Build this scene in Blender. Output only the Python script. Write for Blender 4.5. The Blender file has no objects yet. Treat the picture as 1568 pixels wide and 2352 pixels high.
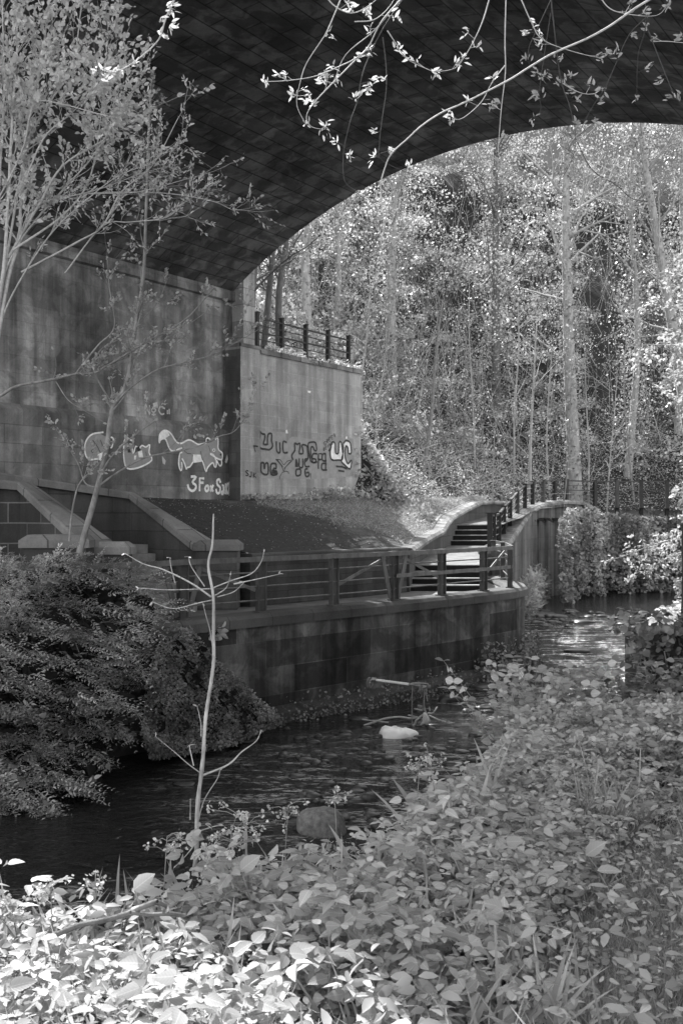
import bpy, math, random
import numpy as np
R_ = math.radians
rng = np.random.default_rng(7)
random.seed(7)
sc = bpy.context.scene
col = sc.collection

# ------------------------------------------------------------------ frame of the place
F = 2287.0; CX = 784.0; CY = 1178.0      # a 35 mm view measured on a 1568 x 2352 copy of the photograph
Z0 = 4.2                                 # eye height above the river
A35 = R_(35)
U = np.array([math.sin(A35), math.cos(A35)])      # along the bridge's tunnel, away from the camera
V = np.array([math.cos(A35), -math.sin(A35)])     # across the river, towards the right bank
S0 = np.array([(562 - CX) / F * 30, 30.0])        # far springing of the arch on the left bank

def pix(px, py, d):
    return np.array([(px - CX) / F * d, d, Z0 + (CY - py) / F * d])
def ts(t, s, z):                          # bridge axes -> world, z measured from the eye
    p = S0 + t * V + s * U
    return np.array([p[0], p[1], Z0 + z])

# ------------------------------------------------------------------ camera, world, sun, exposure
cd = bpy.data.cameras.new('camera'); cam = bpy.data.objects.new('camera', cd); col.objects.link(cam)
cam.location = (0, 0, Z0); cam.rotation_euler = (R_(90), 0, 0)
cd.sensor_fit = 'VERTICAL'; cd.sensor_height = 36; cd.sensor_width = 24; cd.lens = 35
cd.shift_y = 2 / 2352; cd.clip_end = 2000; cd.clip_start = 0.05
cd.dof.use_dof = True; cd.dof.focus_distance = 7.0; cd.dof.aperture_fstop = 10.0
sc.camera = cam

SUN_EL = 47.0
sh = 0.545 * U - 0.839 * V                 # horizontal direction towards the sun
sh = sh / np.linalg.norm(sh)
SUN_AZ = math.degrees(math.atan2(sh[0], sh[1]))
w = bpy.data.worlds.new('World'); sc.world = w; w.use_nodes = True
nt = w.node_tree; bg = nt.nodes['Background']
sky = nt.nodes.new('ShaderNodeTexSky'); sky.sky_type = 'NISHITA'; sky.sun_disc = False
sky.sun_elevation = R_(SUN_EL); sky.sun_rotation = R_(SUN_AZ)
bw = nt.nodes.new('ShaderNodeRGBToBW')    # the photograph is monochrome
nt.links.new(sky.outputs[0], bw.inputs[0]); nt.links.new(bw.outputs[0], bg.inputs[0])
bg.inputs[1].default_value = 0.15
ld = bpy.data.lights.new('sun', 'SUN'); ld.energy = 2.7; ld.angle = R_(0.5); ld.color = (1, 1, 1)
sun = bpy.data.objects.new('sun', ld); col.objects.link(sun)
sun.rotation_euler = (R_(90 - SUN_EL), 0, R_(180 - SUN_AZ))
sc.view_settings.view_transform = 'Standard'; sc.view_settings.look = 'None'
sc.view_settings.gamma = 1; sc.view_settings.exposure = 2.3
try:
    sc.cycles.max_bounces = 8; sc.cycles.diffuse_bounces = 4; sc.cycles.transmission_bounces = 4
    sc.cycles.transparent_max_bounces = 6; sc.cycles.use_denoising = True; sc.cycles.sample_clamp_indirect = 4
except Exception: pass

# ------------------------------------------------------------------ objects
def tag(o, label=None, cat=None, group=None, kind=None):
    if label: o['label'] = label
    if cat: o['category'] = cat
    if group: o['group'] = group
    if kind: o['kind'] = kind
    return o
def origin(o):
    p = np.zeros(3)
    while o is not None:
        p = p + np.array(o.location); o = o.parent
    return p
def thing(name, label, cat, loc, group=None):
    o = bpy.data.objects.new(name, None); o.empty_display_size = 0.1; col.objects.link(o)
    o.location = [float(x) for x in loc]
    return tag(o, label, cat, group)
def raw(name, verts, faces, mat, parent=None, uv=None, smooth=False):
    """verts (N,3), faces: array (M,k) or a list of index lists; uv per loop"""
    verts = np.asarray(verts, dtype=np.float64)
    if parent is not None: verts = verts - origin(parent)
    me = bpy.data.meshes.new(name)
    if isinstance(faces, np.ndarray):
        n, k = faces.shape
        me.vertices.add(len(verts)); me.vertices.foreach_set('co', verts.astype(np.float32).ravel())
        me.loops.add(n * k); me.loops.foreach_set('vertex_index', faces.astype(np.int32).ravel())
        me.polygons.add(n); me.polygons.foreach_set('loop_start', np.arange(0, n * k, k, dtype=np.int32))
        me.update(calc_edges=True)
    else:
        me.from_pydata([tuple(p) for p in verts], [], [tuple(f) for f in faces])
    if uv is not None:
        l = me.uv_layers.new(name='UVMap'); l.data.foreach_set('uv', np.asarray(uv, dtype=np.float32).ravel())
    if smooth: me.polygons.foreach_set('use_smooth', np.ones(len(me.polygons), dtype=bool))
    me.materials.append(mat); me.validate(); me.update()
    o = bpy.data.objects.new(name, me); col.objects.link(o)
    if parent is not None: o.parent = parent
    return o

class MB:
    def __init__(s): s.v = []; s.f = []; s.uv = []
    def face(s, pts, uvs=None):
        b = len(s.v); s.v += [np.asarray(p, float) for p in pts]; s.f.append(list(range(b, b + len(pts))))
        s.uv += list(uvs) if uvs is not None else [(p[0] + p[1], p[2]) for p in pts]
        return s
    def prism(s, poly, ext):              # planar polygon pushed along ext
        ext = np.asarray(ext, float); a = [np.asarray(p, float) for p in poly]; b = [p + ext for p in a]
        s.face(a[::-1]); s.face(b)
        for i in range(len(a)):
            j = (i + 1) % len(a); s.face([a[i], a[j], b[j], b[i]])
        return s
    def box(s, c, size, ax=(1, 0), bev=0.0):      # upright box, ax = plan direction of its length
        c = np.asarray(c, float); ax = np.array([ax[0], ax[1], 0.0]); ax /= np.linalg.norm(ax)
        ay = np.array([-ax[1], ax[0], 0.0]); az = np.array([0, 0, 1.0]); x, y, z = [k / 2 for k in size]
        q = [(-x + bev, -y), (x - bev, -y), (x, -y + bev), (x, y - bev), (x - bev, y), (-x + bev, y), (-x, y - bev), (-x, -y + bev)] if bev else [(-x, -y), (x, -y), (x, y), (-x, y)]
        lo = [c + ax * a + ay * b - az * z for a, b in q]
        return s.prism(lo, az * 2 * z)
    def bar(s, a, b, wd, hg):             # square bar between two points
        a = np.asarray(a, float); b = np.asarray(b, float); d = b - a; d /= np.linalg.norm(d)
        side = np.cross(d, (0, 0, 1.0)); n = np.linalg.norm(side)
        side = np.array([1.0, 0, 0]) if n < 1e-4 else side / n
        up = np.cross(side, d)
        q = [a + side * i * wd / 2 + up * j * hg / 2 for i, j in ((-1, -1), (1, -1), (1, 1), (-1, 1))]
        return s.prism(q, b - a)
    def tube(s, pts, rad, n=6):
        vs, fs = tube_arrays(pts, rad, n); b = len(s.v)
        s.v += list(vs)
        for f in fs:
            s.f.append([int(i) + b for i in f]); s.uv += [(0, 0)] * 4
        return s
    def sweep(s, path, prof, close_ends=True):
        """path: (N,3); prof(i, p) -> list of (offset to the right, absolute z). Closed section, mitred."""
        path = [np.asarray(p, float) for p in path]; N = len(path); secs = []
        L = np.r_[0, np.cumsum([np.linalg.norm((path[i + 1] - path[i])[:2]) for i in range(N - 1)])]
        for i in range(N):
            d = np.zeros(2)
            if i > 0: e = (path[i] - path[i - 1])[:2]; d0 = e / np.linalg.norm(e); d = d + d0
            if i < N - 1: e = (path[i + 1] - path[i])[:2]; d1 = e / np.linalg.norm(e); d = d + d1
            d = d / np.linalg.norm(d); k = 1.0
            if 0 < i < N - 1: k = 1 / max(0.5, float(d @ d1))
            r = np.array([d[1], -d[0]]) * k
            secs.append([(np.array([path[i][0] + r[0] * o, path[i][1] + r[1] * o, z]), o, z) for o, z in prof(i, path[i])])
        m = len(secs[0])
        for i in range(N - 1):
            for j in range(m):
                k = (j + 1) % m; a, b, c, e = secs[i][j], secs[i][k], secs[i + 1][k], secs[i + 1][j]
                if abs(a[2] - b[2]) > abs(a[1] - b[1]): vv = [a[2], b[2], c[2], e[2]]
                else: vv = [a[1] + 0.13, b[1] + 0.13, c[1] + 0.13, e[1] + 0.13]
                s.face([a[0], b[0], c[0], e[0]], [(L[i], vv[0]), (L[i], vv[1]), (L[i + 1], vv[2]), (L[i + 1], vv[3])])
        if close_ends:
            s.face([q[0] for q in secs[0]][::-1], [(q[1], q[2]) for q in secs[0]][::-1])
            s.face([q[0] for q in secs[-1]], [(q[1], q[2]) for q in secs[-1]])
        return s
    def build(s, name, mat, parent=None, smooth=False):
        return raw(name, np.array(s.v), s.f, mat, parent, s.uv, smooth)

def tube_arrays(pts, rad, n=5):
    P = np.asarray(pts, float); N = len(P)
    r = np.full(N, rad) if np.isscalar(rad) else np.asarray(rad, float)
    T = np.gradient(P, axis=0); T /= np.linalg.norm(T, axis=1)[:, None] + 1e-9
    ref = np.array([0.31, 0.22, 0.92]); A = np.cross(T, ref); A /= np.linalg.norm(A, axis=1)[:, None] + 1e-9
    B = np.cross(T, A); th = np.arange(n) * 2 * math.pi / n
    V_ = P[:, None, :] + r[:, None, None] * (np.cos(th)[None, :, None] * A[:, None, :] + np.sin(th)[None, :, None] * B[:, None, :])
    i = np.arange(N - 1)[:, None] * n; j = np.arange(n)[None, :]; k = (j + 1) % n
    f = np.stack([i + j, i + k, i + n + k, i + n + j], -1).reshape(-1, 4)
    return V_.reshape(-1, 3), f
def tubes(name, lines, mat, parent=None, n=5):
    vs, fs, b = [], [], 0
    for p, r in lines:
        v, f = tube_arrays(p, r, n); vs.append(v); fs.append(f + b); b += len(v)
    return raw(name, np.concatenate(vs), np.concatenate(fs), mat, parent, smooth=True)
def smooth_line(pts, k=6):                # Catmull-Rom through 3-D points
    P = np.asarray(pts, float)
    if len(P) < 3: return np.array([P[0] + (P[-1] - P[0]) * t for t in np.linspace(0, 1, k)])
    Q = np.vstack([2 * P[0] - P[1], P, 2 * P[-1] - P[-2]]); out = []
    for i in range(1, len(Q) - 2):
        for t in np.arange(k) / k:
            a, b, c, d = Q[i - 1], Q[i], Q[i + 1], Q[i + 2]
            out.append(0.5 * (2 * b + (c - a) * t + (2 * a - 5 * b + 4 * c - d) * t * t + (3 * b - a - 3 * c + d) * t ** 3))
    out.append(P[-1]); return np.array(out)
def inpoly(P, poly):
    x, y = P[:, 0], P[:, 1]; r = np.zeros(len(P), bool); n = len(poly)
    for i in range(n):
        (x1, y1), (x2, y2) = poly[i], poly[(i + 1) % n]
        c = ((y1 > y) != (y2 > y)) & (x < (x2 - x1) * (y - y1) / (y2 - y1 + 1e-12) + x1); r ^= c
    return r
def sample_poly(poly, n, g=rng):
    P = np.array(poly, float); lo, hi = P.min(0), P.max(0); out = np.zeros((0, 2))
    while len(out) < n:
        q = g.uniform(lo, hi, (n * 2, 2)); out = np.vstack([out, q[inpoly(q, poly)]])
    return out[:n]
def signed(P, line):                      # + on the left of the polyline's direction
    best = np.full(len(P), 1e9); sg = np.ones(len(P))
    for a, b in zip(line[:-1], line[1:]):
        a = np.array(a, float); b = np.array(b, float); d = b - a; t = np.clip(((P - a) @ d) / (d @ d), 0, 1)
        q = a + t[:, None] * d; dist = np.linalg.norm(P - q, axis=1)
        cr = d[0] * (P[:, 1] - a[1]) - d[1] * (P[:, 0] - a[0]); m = dist < best - 1e-9
        best = np.where(m, dist, best); sg = np.where(m, np.sign(cr), sg)
    return best * sg
def sstep(x): x = np.clip(x, 0, 1); return x * x * (3 - 2 * x)
def vnoise(x, y, seed=0):                 # smooth value noise for shapes
    xi = np.floor(x).astype(int); yi = np.floor(y).astype(int); fx = sstep(x - xi); fy = sstep(y - yi)
    def h(a, b):
        k = (a * 374761393 + b * 668265263 + seed * 982451653) & 0x7fffffff
        k = ((k ^ (k >> 13)) * 1274126177) & 0x7fffffff
        return (k ^ (k >> 16)) % 10007 / 10007.0
    return (h(xi, yi) * (1 - fx) + h(xi + 1, yi) * fx) * (1 - fy) + (h(xi, yi + 1) * (1 - fx) + h(xi + 1, yi + 1) * fx) * fy

# ------------------------------------------------------------------ materials (all grey: the photograph is monochrome)
class NT:
    def __init__(s, name):
        s.m = bpy.data.materials.new(name); s.m.use_nodes = True; s.t = s.m.node_tree
        s.b = s.t.nodes['Principled BSDF']; s.out = s.t.nodes['Material Output']
    def n(s, typ, ins=None, **kw):
        o = s.t.nodes.new(typ)
        for k, v in kw.items(): setattr(o, k, v)
        for k, v in (ins or {}).items():
            if isinstance(v, bpy.types.NodeSocket): s.t.links.new(v, o.inputs[k])
            else: o.inputs[k].default_value = v
        return o
    def math(s, op, a, b=0.0, clamp=False):
        return s.n('ShaderNodeMath', {0: a, 1: b}, operation=op, use_clamp=clamp).outputs[0]
    def rng_(s, v, a, b, c, d): return s.n('ShaderNodeMapRange', {0: v, 1: a, 2: b, 3: c, 4: d}).outputs[0]
    def coord(s, kind, scale=(1, 1, 1), loc=(0, 0, 0)):
        c = s.n('ShaderNodeTexCoord').outputs[kind]
        return s.n('ShaderNodeMapping', {'Vector': c, 'Scale': scale, 'Location': loc}).outputs[0]
    def noise(s, vec, sc_, det=3, rough=0.55, dist=0.0):
        return s.n('ShaderNodeTexNoise', {'Vector': vec, 'Scale': sc_, 'Detail': det, 'Roughness': rough, 'Distortion': dist}).outputs[0]
    def link(s, a, b): s.t.links.new(a, b)
    def bump(s, h, strength, dist):
        o = s.n('ShaderNodeBump', {'Height': h, 'Strength': strength, 'Distance': dist}).outputs[0]; s.link(o, s.b.inputs['Normal']); return o
G4 = lambda g: (g, g, g, 1)
def stone(name, base, bw_, bh, mortar=0.5, var=0.35, stain=0.5, streak=0.35, blotch=0.0, msize=0.012, bump=0.5, speck=0.0, offset=0.5, streakscale=2.2):
    k = NT(name); uv = k.coord('UV')
    wob = k.noise(k.coord('Object'), 1.3, 2)
    br = k.n('ShaderNodeTexBrick', {'Vector': uv, 'Color1': G4(1 - var), 'Color2': G4(1 + var * 0.6), 'Mortar': G4(mortar), 'Scale': 1.0,
             'Mortar Size': msize, 'Mortar Smooth': 0.4, 'Bias': 0.0, 'Brick Width': bw_, 'Row Height': bh}, offset=offset)
    ob = k.coord('Object')
    st = k.rng_(k.noise(ob, 0.55, 5, 0.62), 0.32, 0.68, 1 - stain, 1 + stain * 0.45)
    sv = k.rng_(k.noise(k.coord('Object', (1, 1, 0.07)), streakscale, 4, 0.6), 0.38, 0.64, 1 - streak, 1 + streak * 0.8)
    fine = k.noise(ob, 26, 4, 0.7)
    fg = k.rng_(fine, 0.3, 0.7, 0.85, 1.13)
    v = k.math('MULTIPLY', k.math('MULTIPLY', br.outputs['Color'], st), k.math('MULTIPLY', sv, fg))
    if blotch:
        bl = k.rng_(k.noise(k.coord('Object', (1, 1, 1), (5, 3, 1)), 1.7, 4, 0.6, 0.6), 0.46, 0.58, 1 - blotch, 1.0); v = k.math('MULTIPLY', v, bl)
    if speck:
        sp = k.rng_(k.noise(ob, 7, 5, 0.75), 0.61, 0.70, 0.0, speck); v = k.math('ADD', v, sp)
    v = k.math('MULTIPLY', v, base)
    k.link(v, k.b.inputs['Base Color']); k.b.inputs['Roughness'].default_value = 0.92; k.b.inputs['Specular IOR Level'].default_value = 0.25
    h = k.math('ADD', k.math('MULTIPLY', br.outputs['Fac'], -1.0), k.math('MULTIPLY', fine, 0.35)); k.bump(h, bump, 0.02)
    return k.m
def plain(name, g, rough=0.8, metal=0.0, var=0.25, scale=6.0, bump=0.2, scl=(1, 1, 1), spec=0.3):
    k = NT(name); ob = k.coord('Object', scl); n_ = k.noise(ob, scale, 5, 0.65)
    k.link(k.math('MULTIPLY', k.rng_(n_, 0.3, 0.7, 1 - var, 1 + var), g), k.b.inputs['Base Color'])
    k.b.inputs['Roughness'].default_value = rough; k.b.inputs['Metallic'].default_value = metal; k.b.inputs['Specular IOR Level'].default_value = spec
    if bump: k.bump(k.noise(ob, scale * 6, 4, 0.7), bump, 0.01)
    return k.m
def leafmat(name, g, trans=0.5, var=0.45, rough=0.45, spec=0.3, clump=None, veins=False):
    k = NT(name); ri = k.n('ShaderNodeNewGeometry').outputs['Random Per Island']
    v = k.math('MULTIPLY', k.rng_(ri, 0, 1, 1 - var, 1 + var), g)
    if clump:
        c = k.rng_(k.noise(k.coord('Object'), clump, 2, 0.5), 0.38, 0.62, 0.6, 1.25); v = k.math('MULTIPLY', v, c)
    if veins:
        sx = k.n('ShaderNodeSeparateXYZ', {0: k.coord('UV')}); ay_ = k.math('ABSOLUTE', sx.outputs[1])
        wv = k.math('SINE', k.math('MULTIPLY', k.math('SUBTRACT', sx.outputs[0], k.math('MULTIPLY', ay_, 0.9)), 46.0))
        rib = k.rng_(ay_, 0.0, 0.03, 1.35, 1.0); v = k.math('MULTIPLY', v, rib)
        v = k.math('MULTIPLY', v, k.rng_(wv, -1.0, 1.0, 0.95, 1.03)); k.bump(wv, 0.15, 0.001)
    k.link(v, k.b.inputs['Base Color']); k.b.inputs['Roughness'].default_value = rough; k.b.inputs['Specular IOR Level'].default_value = spec
    tr = k.n('ShaderNodeBsdfTranslucent', {'Color': k.n('ShaderNodeCombineColor', {0: v, 1: v, 2: v}).outputs[0]})
    mx = k.n('ShaderNodeMixShader', {0: trans, 1: k.b.outputs[0], 2: tr.outputs[0]})
    k.link(mx.outputs[0], k.out.inputs['Surface']); return k.m

M = {}
M['vault'] = stone('vault_stone', 0.19, 1.15, 0.42, mortar=0.42, var=0.2, stain=0.6, streak=0.1, blotch=0.5, msize=0.018, bump=0.9)
M['abut'] = stone('abutment_stone', 0.31, 1.0, 0.42, mortar=0.85, var=0.14, stain=0.5, streak=0.5, blotch=0.35, bump=0.3, streakscale=2.0)
M['plinth'] = stone('plinth_stone', 0.24, 1.1, 0.45, mortar=0.7, var=0.25, stain=0.5, streak=0.3, blotch=0.25, bump=0.5)
M['wing'] = stone('wing_wall_stone', 0.38, 1.0, 0.36, mortar=1.15, var=0.1, stain=0.22, streak=0.3, blotch=0.15, msize=0.010, bump=0.35, speck=0.25)
M['pier'] = stone('shaded_pier_stone', 0.12, 0.9, 0.36, mortar=0.8, var=0.2, stain=0.4, streak=0.3)  # pier stone with the shade of its return face in the colour
M['pilaster'] = stone('rough_pale_stone', 0.42, 0.8, 0.5, mortar=0.6, var=0.35, stain=0.4, streak=0.2, bump=0.9)
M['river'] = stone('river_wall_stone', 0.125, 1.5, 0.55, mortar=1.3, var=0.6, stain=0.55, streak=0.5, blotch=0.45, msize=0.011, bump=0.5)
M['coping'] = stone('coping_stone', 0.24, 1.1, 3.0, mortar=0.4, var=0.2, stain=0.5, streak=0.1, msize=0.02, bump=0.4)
M['dark_coping'] = stone('dark_coping_stone', 0.10, 1.1, 3.0, mortar=0.5, var=0.2, stain=0.5, streak=0.1, msize=0.012, bump=0.5)  # darker coping for the river wall and path wall
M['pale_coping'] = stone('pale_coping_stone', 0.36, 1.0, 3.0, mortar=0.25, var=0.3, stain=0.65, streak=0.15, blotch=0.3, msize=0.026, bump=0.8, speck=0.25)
M['far'] = stone('far_wall_stone', 0.17, 1.3, 0.6, mortar=0.8, var=0.15, stain=0.4, streak=0.5, speck=0.8, bump=0.4)
M['back'] = stone('path_wall_stone', 0.075, 1.2, 0.3, mortar=0.7, var=0.3, stain=0.4, streak=0.2, bump=0.4)
M['stair_wall'] = stone('stair_wall_stone', 0.105, 1.3, 0.42, mortar=0.6, var=0.2, stain=0.35, streak=0.15, bump=0.4)
M['stair_wall_dark'] = stone('coursed_stair_stone', 0.07, 1.1, 0.4, mortar=3.0, var=0.2, stain=0.35, streak=0.15, bump=0.4, msize=0.016)
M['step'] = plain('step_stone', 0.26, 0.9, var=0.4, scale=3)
M['riser'] = plain('shaded_riser_stone', 0.014, 0.95, var=0.4, scale=3)  # shade on the risers put into the colour, far darker than the treads
M['path'] = plain('path_surface', 0.15, 0.95, var=0.35, scale=2.2, bump=0.6)
M['earth'] = plain('bare_earth', 0.075, 1.0, var=0.5, scale=1.4, bump=0.8)
M['shaded_hillsoil'] = plain('leaf_litter', 0.02, 1.0, var=0.6, scale=0.9, bump=0.8)  # litter darkened far down so gaps in the wood read as shade
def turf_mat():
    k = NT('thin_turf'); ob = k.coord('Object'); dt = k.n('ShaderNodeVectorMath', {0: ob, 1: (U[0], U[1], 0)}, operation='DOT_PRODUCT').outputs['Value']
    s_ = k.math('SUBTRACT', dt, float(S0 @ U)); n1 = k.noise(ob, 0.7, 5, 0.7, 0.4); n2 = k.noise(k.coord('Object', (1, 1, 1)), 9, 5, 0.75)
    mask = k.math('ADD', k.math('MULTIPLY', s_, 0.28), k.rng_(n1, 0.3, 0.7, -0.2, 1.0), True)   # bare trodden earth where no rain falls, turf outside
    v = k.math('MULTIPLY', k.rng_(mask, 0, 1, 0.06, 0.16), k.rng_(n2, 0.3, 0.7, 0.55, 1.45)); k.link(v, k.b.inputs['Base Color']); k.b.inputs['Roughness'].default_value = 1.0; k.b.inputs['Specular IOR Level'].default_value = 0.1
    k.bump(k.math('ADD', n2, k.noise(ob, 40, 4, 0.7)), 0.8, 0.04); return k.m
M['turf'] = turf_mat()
M['rail'] = plain('painted_rail', 0.11, 0.5, 0.0, var=0.45, scale=5, bump=0.25, scl=(1, 1, 0.4))
M['post'] = plain('weathered_post', 0.075, 0.75, 0.0, var=0.5, scale=4, bump=0.35, scl=(1, 1, 0.25))
M['dark_post'] = plain('dark_rail_paint', 0.03, 0.6, 0.0, var=0.4, scale=5)
M['pale_bar'] = plain('pale_brace', 0.2, 0.6, 0.0, var=0.4, scale=5)
M['rock'] = plain('wet_rock', 0.045, 0.35, 0.0, var=0.5, scale=5, bump=0.8, spec=0.5)
M['moss'] = plain('moss', 0.2, 1.0, var=0.5, scale=14, bump=1.0)
M['bark'] = plain('bark', 0.15, 0.9, var=0.45, scale=9, bump=0.9, scl=(1, 1, 0.25))
M['pale_bark'] = plain('pale_bark', 0.36, 0.8, var=0.35, scale=8, bump=0.6, scl=(1, 1, 0.3))
M['dark_bark'] = plain('dark_bark', 0.05, 0.9, var=0.4, scale=9, bump=0.8, scl=(1, 1, 0.25))
M['twig'] = plain('twig_bark', 0.4, 0.7, var=0.3, scale=20, bump=0.2)
M['sapling'] = plain('smooth_sapling_bark', 0.33, 0.75, var=0.5, scale=30, bump=0.5, scl=(1, 1, 0.3))
M['grey_bark'] = plain('grey_young_bark', 0.22, 0.8, var=0.45, scale=12, bump=0.5, scl=(1, 1, 0.4))
M['dark_twig'] = plain('dark_twig', 0.045, 0.8, var=0.3, scale=20)
M['white_tube'] = plain('white_paint_tube', 0.8, 0.35, var=0.08, scale=20, bump=0)
M['steel'] = plain('dull_steel', 0.3, 0.4, 0.6, var=0.3, scale=20)
M['rubber'] = plain('grey_rubber', 0.16, 0.6, var=0.3, scale=20)
M['plastic'] = plain('white_plastic', 0.9, 0.4, var=0.06, scale=8, bump=0.05)
M['rag'] = plain('wet_rag', 0.5, 0.9, var=0.4, scale=15, bump=0.5)
M['white_paint'] = plain('white_wall_paint', 0.8, 0.8, var=0.25, scale=6, bump=0.2)
M['grey_paint'] = plain('pale_grey_wall_paint', 0.30, 0.85, var=0.15, scale=5, bump=0.2)
M['mid_paint'] = plain('light_wall_paint', 0.5, 0.85, var=0.15, scale=5, bump=0.2)
M['black_paint'] = plain('black_wall_paint', 0.05, 0.8, var=0.4, scale=9, bump=0.2)
M['petal'] = plain('white_petal', 0.85, 0.7, var=0.05, scale=9, bump=0)
M['cover'] = leafmat('ground_elder_leaf', 0.40, 0.42, var=0.4, rough=0.45, spec=0.35, veins=True)
M['grass'] = leafmat('grass_blade', 0.36, 0.45, var=0.4)
M['stalk'] = plain('green_stalk', 0.25, 0.6, var=0.3, scale=20, bump=0)
M['floret'] = leafmat('woodrush_floret', 0.45, 0.3, var=0.4)
M['young'] = leafmat('young_leaf', 0.55, 0.5, var=0.3)
M['tip'] = leafmat('bright_bud_leaf', 0.42, 0.5, var=0.25)
M['hedge'] = leafmat('hedge_leaf', 0.4, 0.3, var=0.4, rough=0.35, spec=0.6, clump=1.3)
M['hedge2'] = leafmat('pale_hedge_leaf', 0.42, 0.35, var=0.4, clump=1.6)
M['core'] = plain('painted_core_shade', 0.02, 1.0, var=0.4, scale=9)  # near-black colour painting the shade deep inside hedge and creeper
M['creep'] = leafmat('creeper_leaf', 0.28, 0.3, var=0.5, clump=1.8)
M['ivy'] = leafmat('ivy_leaf', 0.32, 0.35, var=0.5, rough=0.35, spec=0.5, clump=0.5)
M['wood'] = leafmat('woodland_leaf', 0.42, 0.45, var=0.35, rough=0.6, spec=0.15, clump=0.25)
M['bramble'] = leafmat('bramble_leaf', 0.48, 0.45, var=0.45, clump=0.5)
M['blossom'] = leafmat('sunlit_willow_leaf', 0.40, 0.5, var=0.25)

def water_mat():
    k = NT('river_water'); ob = k.coord('Object')
    c = k.n('ShaderNodeSeparateXYZ', {0: ob})
    def spot(x, y, r):
        dx = k.math('MULTIPLY', k.math('SUBTRACT', c.outputs[0], x), 1.0); dy = k.math('SUBTRACT', c.outputs[1], y)
        d = k.math('SQRT', k.math('ADD', k.math('MULTIPLY', dx, dx), k.math('MULTIPLY', dy, dy))); return k.rng_(d, r * 0.35, r, 1.0, 0.0)
    riff = k.math('ADD', k.math('ADD', spot(1.3, 15.2, 4.6), spot(7.2, 33, 10.0)), k.math('ADD', spot(4.8, 22, 3.6), spot(-2.2, 9.9, 2.0)), True)
    w1 = k.noise(k.coord('Object', (1, 1.5, 1)), 2.6, 3, 0.6, 0.8); w2 = k.noise(k.coord('Object', (1, 1.4, 1)), 9.0, 3, 0.65, 0.6)
    h = k.math('ADD', w1, k.math('MULTIPLY', w2, k.rng_(riff, 0, 1, 0.14, 2.0)))
    k.bump(h, 1.0, 0.085)
    patch = k.rng_(k.noise(k.coord('Object', (0.5, 1.6, 1), (3, 1, 0)), 1.7, 4, 0.65, 0.5), 0.48, 0.60, 0.0, 1.0)
    fo = k.rng_(k.noise(k.coord('Object', (0.8, 2.2, 1)), 7.0, 5, 0.75, 0.3), 0.47, 0.56, 0.0, 1.0)
    foam_sparkle = k.math('MULTIPLY', k.math('MULTIPLY', patch, fo), riff)  # pale foam that also paints sparkle and bright reflections on the riffles
    k.link(k.rng_(foam_sparkle, 0, 1, 0.018, 0.6), k.b.inputs['Base Color']); k.link(k.rng_(foam_sparkle, 0, 1, 0.07, 0.6), k.b.inputs['Roughness'])
    k.b.inputs['IOR'].default_value = 1.333; k.b.inputs['Specular IOR Level'].default_value = 0.5
    return k.m
M['water'] = water_mat()

# ------------------------------------------------------------------ foliage kit
def tmpl(outline, fold=0.12, curl=0.0):
    """leaf along +x, length 1; outline = [(x, half width)...]; midrib fold and a drooping tip"""
    n = len(outline); v, f = [], []
    for x, wd in outline:
        z = -curl * x * x
        v += [(x, -wd, z + fold * wd * 2), (x, 0, z), (x, wd, z + fold * wd * 2)]
    for i in range(n - 1):
        a = 3 * i; b = a + 3; f += [(a, b, b + 1, a + 1), (a + 1, b + 1, b + 2, a + 2)]
    return np.array(v), np.array(f)
T_ELDER = tmpl([(0, 0.02), (0.06, 0.20), (0.22, 0.33), (0.3, 0.31), (0.42, 0.33), (0.5, 0.27), (0.64, 0.25), (0.7, 0.19), (0.83, 0.13), (1, 0.0)], 0.10, 0.16)
T_OVAL = tmpl([(0, 0.02), (0.2, 0.26), (0.5, 0.32), (0.78, 0.2), (1, 0.01)], 0.12, 0.15)
T_NARROW = tmpl([(0, 0.02), (0.35, 0.17), (0.7, 0.13), (1, 0.0)], 0.1, 0.2)
T_DIA = (np.array([(0, 0, 0), (0.5, -0.3, 0.05), (1, 0, -0.06), (0.5, 0.3, 0.05)]), np.array([(0, 1, 2, 3)]))
T_BLADE = tmpl([(0, 0.020), (0.3, 0.026), (0.6, 0.022), (0.85, 0.012), (1, 0.0)], 0.2, 0.55)
T_ROUND = tmpl([(0, 0.2), (0.05, 0.38), (0.25, 0.52), (0.5, 0.56), (0.75, 0.46), (0.93, 0.26), (1, 0.08)], 0.06, 0.12)
def unit(a): return a / (np.linalg.norm(a, axis=-1, keepdims=True) + 1e-9)
def leaves(pos, d, n, size, T, wid=1.0):
    d = unit(np.asarray(d, float)); y = unit(np.cross(n, d)); z = np.cross(d, y); tv, tf = T
    size = np.broadcast_to(np.asarray(size, float), (len(pos),)); wid = np.broadcast_to(np.asarray(wid, float), (len(pos),))
    v = pos[:, None] + size[:, None, None] * (tv[None, :, 0:1] * d[:, None] + tv[None, :, 1:2] * wid[:, None, None] * y[:, None] + tv[None, :, 2:3] * z[:, None])
    f = tf[None] + (np.arange(len(pos)) * len(tv))[:, None, None]
    uv = np.broadcast_to(tv[tf.ravel()][:, :2], (len(pos), tf.size, 2))
    return v.reshape(-1, 3), f.reshape(-1, 4), uv.reshape(-1, 2)
def join(parts):
    vs, fs, us, b = [], [], [], 0
    for v, f, u in parts: vs.append(v); fs.append(f + b); us.append(u); b += len(v)
    return np.concatenate(vs), np.concatenate(fs), np.concatenate(us)
def leafobj(name, parts, mat, parent=None):
    v, f, u = join(parts); return raw(name, v, f, mat, parent, u)
def rdir(n, g=rng): return unit(g.normal(size=(n, 3)))
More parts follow.
